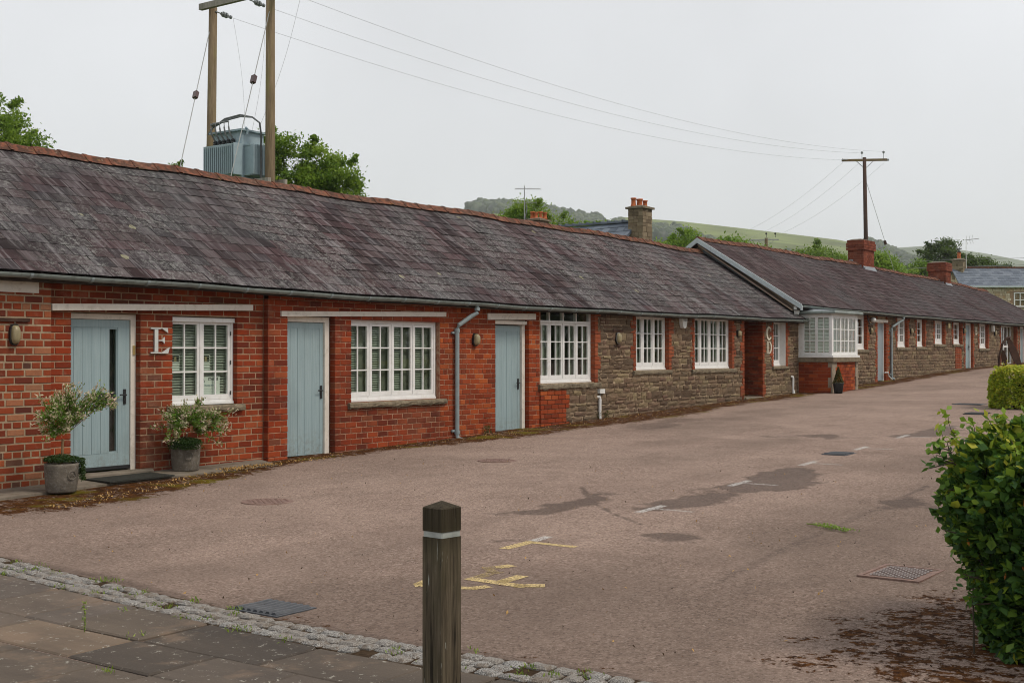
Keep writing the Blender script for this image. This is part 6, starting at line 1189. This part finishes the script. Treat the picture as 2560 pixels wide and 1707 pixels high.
def stack_stone(o,x0,x1,y0,y1,z0,z1,pots,label,mat='stone',capz=.14):
    c=MB().box(x0+.012,x1-.012,y0+.012,y1-.012,z0,z1-.01).build('chimney','mortar_stone',o); c['label']=label; s=MB(); z=z0; k=0
    while z<z1-.05:
        hh=random.choice((.12,.16,.2)); zt_=min(z+hh,z1)-.014
        for run,ax in (((x0,x1),'x'),((y0,y1),'y')):
            p=run[0]
            while p<run[1]-.05:
                q=min(p+random.uniform(.14,.4),run[1]); 
                if run[1]-q<.1: q=run[1]
                if ax=='x': s.box(p,q-.014,y0-random.uniform(0,.015),y0+.05,z,zt_)
                else: s.box(x0-random.uniform(0,.015),x0+.05,p,q-.014,z,zt_)
                p=q
        z+=hh
    s.build('stonework',mat,c,kind='stuff'); MB().box(x0-.07,x1+.07,y0-.07,y1+.07,z1,z1+capz*.5).build('coping','sill_stone',c); MB().add([(x0-.04,y0-.04,z1+capz*.5),(x1+.04,y0-.04,z1+capz*.5),(x1+.04,y1+.04,z1+capz*.5),(x0-.04,y1+.04,z1+capz*.5),(x0+.2,y0+.15,z1+capz),(x1-.2,y0+.15,z1+capz),(x1-.2,y1-.15,z1+capz),(x0+.2,y1-.15,z1+capz)],BOXF).build('coping','concrete',c)
    for (px,py,hh,rr) in pots: MB().lathe((px,py,z1+capz*.6),[(rr,0),(rr*.95,hh*.15),(rr*.75,hh*.3),(rr*.72,hh*.8),(rr*.95,hh*.86),(rr*.95,hh),(rr*.7,hh),(rr*.7,hh*.6)],14).build('chimney_pot','clay_pot',c,smooth=True)
    return c
hA=empty('house',(39,11,g0(39)),'house behind the near range with blue grey roof and stone chimneys','house')
MB().prism([(9.2,0),(12.9,0),(12.9,4.9),(11.05,6.18),(9.2,4.9)],'x',38.2,38.5).build('gable_wall','stone',hA); MB().box(38.5,44,9.2,9.4,0,4.9).build('wall','stone',hA)
# the house stands with its ridge running away from the yard
bpy.data.objects.remove(hA.children[0]); bpy.data.objects.remove(hA.children[0])
MB().box(39.1,42.2,8.9,15.2,0,4.85).build('wall','stone',hA); a=Vector((37.2,15.2,4.75)); pitched(hA,(37.2,15.2,4.75),(37.2,8.2,4.85),(1.9,0,0),1.45,'slate_blue',n=(8,22)); MB().prism([(37.3,4.7),(42.3,4.7),(39.1,6.2)],'y',8.9,15.1).build('attic','stone',hA)
rp=MB()
for i in range(23): y=8.2+i*.305; rp.obox((39.1,y+.15,6.33),((0,1,0),(1,0,0),(0,0,1)),(.150,.09,.035)); rp.obox((39.1,y+.28,6.36),((0,1,0),(1,0,0),(0,0,1)),(.02,.10,.045))
rp.build('ridge_tiles','slate_blue',hA,kind='stuff')
stack_stone(hA,38.68,39.35,7.75,8.35,2.5,6.72,[(38.85,8.22,.32,.11),(38.95,8.0,.28,.10),(39.1,8.15,.30,.10),(39.2,7.95,.24,.10)],'tall buff stone chimney with clay pots','buff_stone')
stack_stone(hA,40.75,41.4,13.6,14.2,4.0,6.82,[(40.95,14.08,.30,.10),(41.0,13.93,.28,.10),(41.12,13.80,.30,.10),(41.25,13.68,.28,.10)],'low stone chimney with four clay pots')
ar=empty('aerial',(39.93,13.74,6.3),'tall television aerial with two crossbars on a mast','aerial'); MB().tube([(39.93,13.74,6.3),(39.93,13.74,8.1)],.022,6).build('mast','galv',ar)
for z,(a,b),n_ in ((7.98,(-.36,.62),15),(7.45,(-.42,.46),4)):
    dx,dy=.62,-.78; bm_=MB(); bm_.tube([(39.93+dx*a,13.74+dy*a,z),(39.93+dx*b,13.74+dy*b,z)],.012,5); 
    for k in range(n_): t=a+(b-a)*k/(n_-1); bm_.tube([(39.93+dx*t-.05*.78,13.74+dy*t-.05*.62,z-.05),(39.93+dx*t+.05*.78,13.74+dy*t+.05*.62,z+.05)],.006,4)
    bm_.build('boom','galv',ar)
MB().tube([(39.95,13.7,7.45),(39.99,13.66,7.2),(39.95,13.7,6.95),(39.97,13.68,6.7)],.02,5).build('cable','cable',ar)
# blue slate house at the right edge
hB=empty('house',(109,13,g0(109)),'pale stone house with blue slate roof at the right edge','house')
dB=(Vector((109.42,9.86,0))-Vector((104.75,16.31,0))).normalized(); nB=Vector((-dB.y,dB.x,0)); nB=nB if nB.x>0 else -nB
A0=Vector((104.95,16.05,7.05)); L_=12.5; Bp=A0+dB*L_
pitched(hB,A0-nB*.25-dB*.25,Bp-nB*.25,nB*2.2,1.62,'slate_blue',n=(11,30))
pitched(hB,A0+nB*4.2-dB*.25,Bp+nB*4.2,-nB*2.2,1.6,'slate_blue',n=(3,6),slname='back_slates')
wl=MB(); P=[A0,Bp,Bp+nB*4,A0+nB*4]; wl.add([(p.x,p.y,0) for p in P]+[(p.x,p.y,7.02) for p in P],BOXF); wB=wl.build('wall','mortar',hB); mid=A0+nB*2; MB().add([tuple(A0+Vector((0,0,-.03))),tuple(A0+nB*4+Vector((0,0,-.03))),tuple(mid+Vector((0,0,1.5))),tuple(A0+dB*.3+Vector((0,0,-.03))),tuple(A0+nB*4+dB*.3+Vector((0,0,-.03))),tuple(mid+dB*.3+Vector((0,0,1.5)))],[(0,1,2),(3,5,4),(0,1,4,3),(1,2,5,4),(2,0,3,5)]).build('gable_wall','pale_stone',hB)
s=MB(); z=2.5; WX0,WX1,WZ0,WZ1=4.18,5.2,5.36,6.55
while z<6.98:
    hh=random.choice((.13,.16,.19,.22)); p=0.0
    while p<9:
        q=p+random.uniform(.14,.42); zt_=min(z+hh,7.0)-.02
        if not (q>WX0 and p<WX1 and zt_>WZ0 and z<WZ1): 
            c=A0+dB*((p+q)/2)-nB*random.uniform(.0,.02); s.obox((c.x,c.y,(z+zt_)/2),(dB,nB,Vector((0,0,1))),((q-p)/2-.012,.04,(zt_-z)/2))
        p=q
    z+=hh
s.build('stonework','pale_stone',wB,kind='stuff')
def onB(t,z,off): p=A0+dB*t-nB*off; return (p.x,p.y,z)
wf=MB(); ax=(dB,nB,Vector((0,0,1)))
for (t0,t1,z0,z1) in ((WX0,WX0+.09,WZ0,WZ1),(WX1-.09,WX1,WZ0,WZ1),(WX0+.09,WX1-.09,WZ0,WZ0+.09),(WX0+.09,WX1-.09,WZ1-.09,WZ1),(WX0+.09,WX1-.09,5.9,5.96),(4.66,4.72,WZ0+.09,5.9),(4.66,4.72,5.96,WZ1-.09)): wf.obox(onB((t0+t1)/2,(z0+z1)/2,.03),ax,((t1-t0)/2,.04,(z1-z0)/2))
wfo=wf.build('window','white_paint',hB); MB().obox(onB((WX0+WX1)/2,(WZ0+WZ1)/2,.015),ax,(.42,.01,.5)).build('pane','glass',wfo); MB().obox(onB((WX0+WX1)/2,WZ0-.06,.08),ax,(.6,.08,.05)).build('sill','sill_stone',wfo)
MB().obox(onB(L_/2,7.0,.28),ax,(L_/2+.2,.06,.07)).build('gutter','barge_paint',hB)
for i in range(26): 
    p=A0+nB*1.95+dB*(.9+i*.45); MB().obox((p.x,p.y,8.70),ax,(.215,.13,.06)).build('ridge_tile','clay_ridge',hB)
cpos=A0+nB*1.95+dB*.42; cB=stack_stone(hB,cpos.x-.45,cpos.x+.45,cpos.y-.45,cpos.y+.45,7.7,9.25,[],'short stone chimney with one orange pot and cowl','buff_stone',.2); MB().lathe((cpos.x,cpos.y,9.42),[(.17,0),(.15,.1),(.13,.46),(.17,.50),(.17,.54)],12).build('chimney_pot','clay_pot',cB); MB().lathe((cpos.x,cpos.y,9.96),[(.14,0),(.14,.1),(.05,.1),(.05,.24),(.22,.26),(.22,.30)],12).build('cowl','black_iron',cB)
q_=cpos-nB*.6+dB*.35; MB().obox((q_.x,q_.y,8.02),(dB,(nB+Vector((0,0,.75))).normalized(),(Vector((0,0,1))-nB*.75).normalized()),(.05,.35,.03)).build('flashing','lead',cB)
aB=empty('aerial',(cpos.x,cpos.y-.5,8.6),'small white television aerial on the chimney of the blue slate house','aerial'); b0=cpos+dB*.45-nB*.4; MB().tube([(b0.x,b0.y,8.6),(b0.x,b0.y,11.0)],.028,6).build('mast','alarm_white',aB)
bo_=MB(); e0=Vector((b0.x,b0.y,10.95)); e1=e0+dB*1.05+Vector((0,0,.12)); bo_.tube([e0-dB*.05,e1],.03,5)
for t in (.0,.25,.45): p=e0+(e1-e0)*t; bo_.tube([p+Vector((.1,.0,.36))-nB*.1,p-Vector((0,0,.0))],.012,4); bo_.tube([p,p+nB*.1+dB*.18-Vector((0,0,.34))],.012,4)
bo_.build('boom','galv',aB)
# ------------------------------------------------------------------ hills
def px2dir(px): return f0+rt*((px-1280)/3156.4)
def hill(name,prof,Z0,Z1,Zb,mat,label,foot=.0,nz=40):
    pxs=np.linspace(prof[0][0],prof[-1][0],180); zr_=np.interp(pxs,[p[0] for p in prof],[(881.5-p[1])/3156.4*Z1+1.63 for p in prof]); V=[];n=len(pxs)
    zs=np.concatenate([np.linspace(Z0,Z1,nz),np.linspace(Z1+40,Zb,8)])
    for Z in zs:
        t=np.clip((Z-Z0)/(Z1-Z0),0,1); s_=t**1.1*(1.0) if Z<=Z1 else 1-((Z-Z1)/(Zb-Z1))**1.5
        for px,zt_ in zip(pxs,zr_):
            d=px2dir(px); x,y=d.x*Z,d.y*Z-14.58; nz_=(math.sin(x*.011+y*.017)+math.sin(x*.023-y*.013)*.6)*3.2*math.sin(t*math.pi)
            V.append((x,y,foot+(zt_-foot)*s_+nz_))
    V=np.array(V); m=len(zs); ii=(np.arange(m-1)[:,None]*n+np.arange(n-1)[None]).ravel(); F=np.stack([ii,ii+1,ii+n+1,ii+n],1)
    o=npmesh(name,V,F,np.zeros(len(V)),mat,org=(0,0,0)); o.data.polygons.foreach_set('use_smooth',[True]*len(o.data.polygons)); tag(o,label,kind='structure')
    def at(px,t): 
        Z=Z0+(Z1-Z0)*t; zt_=np.interp(px,pxs,zr_); d=px2dir(px); x,y=d.x*Z,d.y*Z-14.58; nz_=(math.sin(x*.011+y*.017)+math.sin(x*.023-y*.013)*.6)*3.2*math.sin(t*math.pi); return x,y,foot+(zt_-foot)*t**1.1+nz_
    return at
H1=hill('hills',[(300,720),(800,640),(1000,580),(1120,545),(1170,530),(1240,522),(1330,528),(1430,545),(1500,556),(1560,543),(1700,553),(1850,570),(2000,588),(2100,600),(2200,622),(2300,655),(2450,705),(2700,780)],420,1500,2100,'far_grass','long grassy hill with woods behind the village')
simple('far_moor',(.10,.125,.06),1,.05,.3,.01)
H2=hill('hills',[(1900,640),(2100,632),(2230,620),(2330,614),(2460,633),(2560,652),(2800,690),(3200,740)],900,2700,3300,'far_moor','fainter further hill at the right')
def blob_geo():
    bm=bmesh.new(); bmesh.ops.create_icosphere(bm,subdivisions=2,radius=1); V=np.array([v.co[:] for v in bm.verts]); F=np.array([[v.index for v in f.verts] for f in bm.faces]); bm.free(); return V,F
BV,BF=blob_geo()
def wood(label,pts,rad,mat='wood_leaf'):
    V=[];F=[];Rn=[];k=0
    for (x,y,z) in pts:
        r=rad*RG.uniform(.6,1.35)
        for c in range(3):
            o=np.array([x,y,z+r*.75])+RG.normal(size=3)*r*np.array([.5,.5,.3])*(c>0); s=r*(1 if c==0 else .65); dsp=1+RG.normal(size=len(BV))*.13; V.append(o+BV*s*dsp[:,None]*np.array([1,1,1.1])); F.append(BF+k); k+=len(BV); Rn.append(np.full(len(BV),RG.random()))
    tag(npmesh('woodland',np.concatenate(V),np.concatenate(F),np.concatenate(Rn),mat,org=(0,0,0)),label,kind='stuff')
def scatter(n,fn): 
    return [fn() for _ in range(n)]
u=RG.uniform
wood('dark wood along the crest of the hill behind the aerial',[H1(u(1175,1260),u(.93,1.0)) for _ in range(260)]+[H1(u(1235,1330),u(.9,1.0)) for _ in range(230)]+[H1(1330+170*q,u(.86-.10*q,1.0-.03*q)) for q in RG.random(420)]+[H1(u(1340,1560),u(.55,.86)) for _ in range(420)]+[H1(u(1390,1420),.97) for _ in range(5)],5.2)
wood('wood on the lower slope behind the stone chimney',[H1(1600+420*q,np.clip(.78-.42*q+u(-.10,.03),.1,1)) for q in RG.random(480)]+[H1(u(1600,1720),u(.60,.86)) for _ in range(60)]+[H1(u(1650,2250),u(.25,.45)) for _ in range(520)]+[H1(u(1500,2250),u(.1,.25)) for _ in range(420)],5.2)
wood('wood on the right shoulder of the hill',[H1(u(2165,2185),.99) for _ in range(5)]+[H1(2200+130*q,np.clip(.99-.25*q+u(-.10,.0),.1,1)) for q in RG.random(260)]+[H1(u(2150,2350),u(.45,.72)) for _ in range(110)]+[H1(u(1980,2120),u(.32,.5)) for _ in range(60)],5.2)
# ------------------------------------------------------------------ haze
g=G('haze'); pv_=g.n('VolumePrincipled',{'Color':(.93,.96,1.0,1),'Density':.00019,'Anisotropy':.1}); g.nt.links.new(pv_.outputs[0],g.out.inputs['Volume']); MAT['haze']=g.m
hz=MB().box(-3450,4150,-3450,3450,-2.4,330).build('haze','haze',org=(0,0,-2.4)); tag(hz,'pale damp air',kind='stuff')
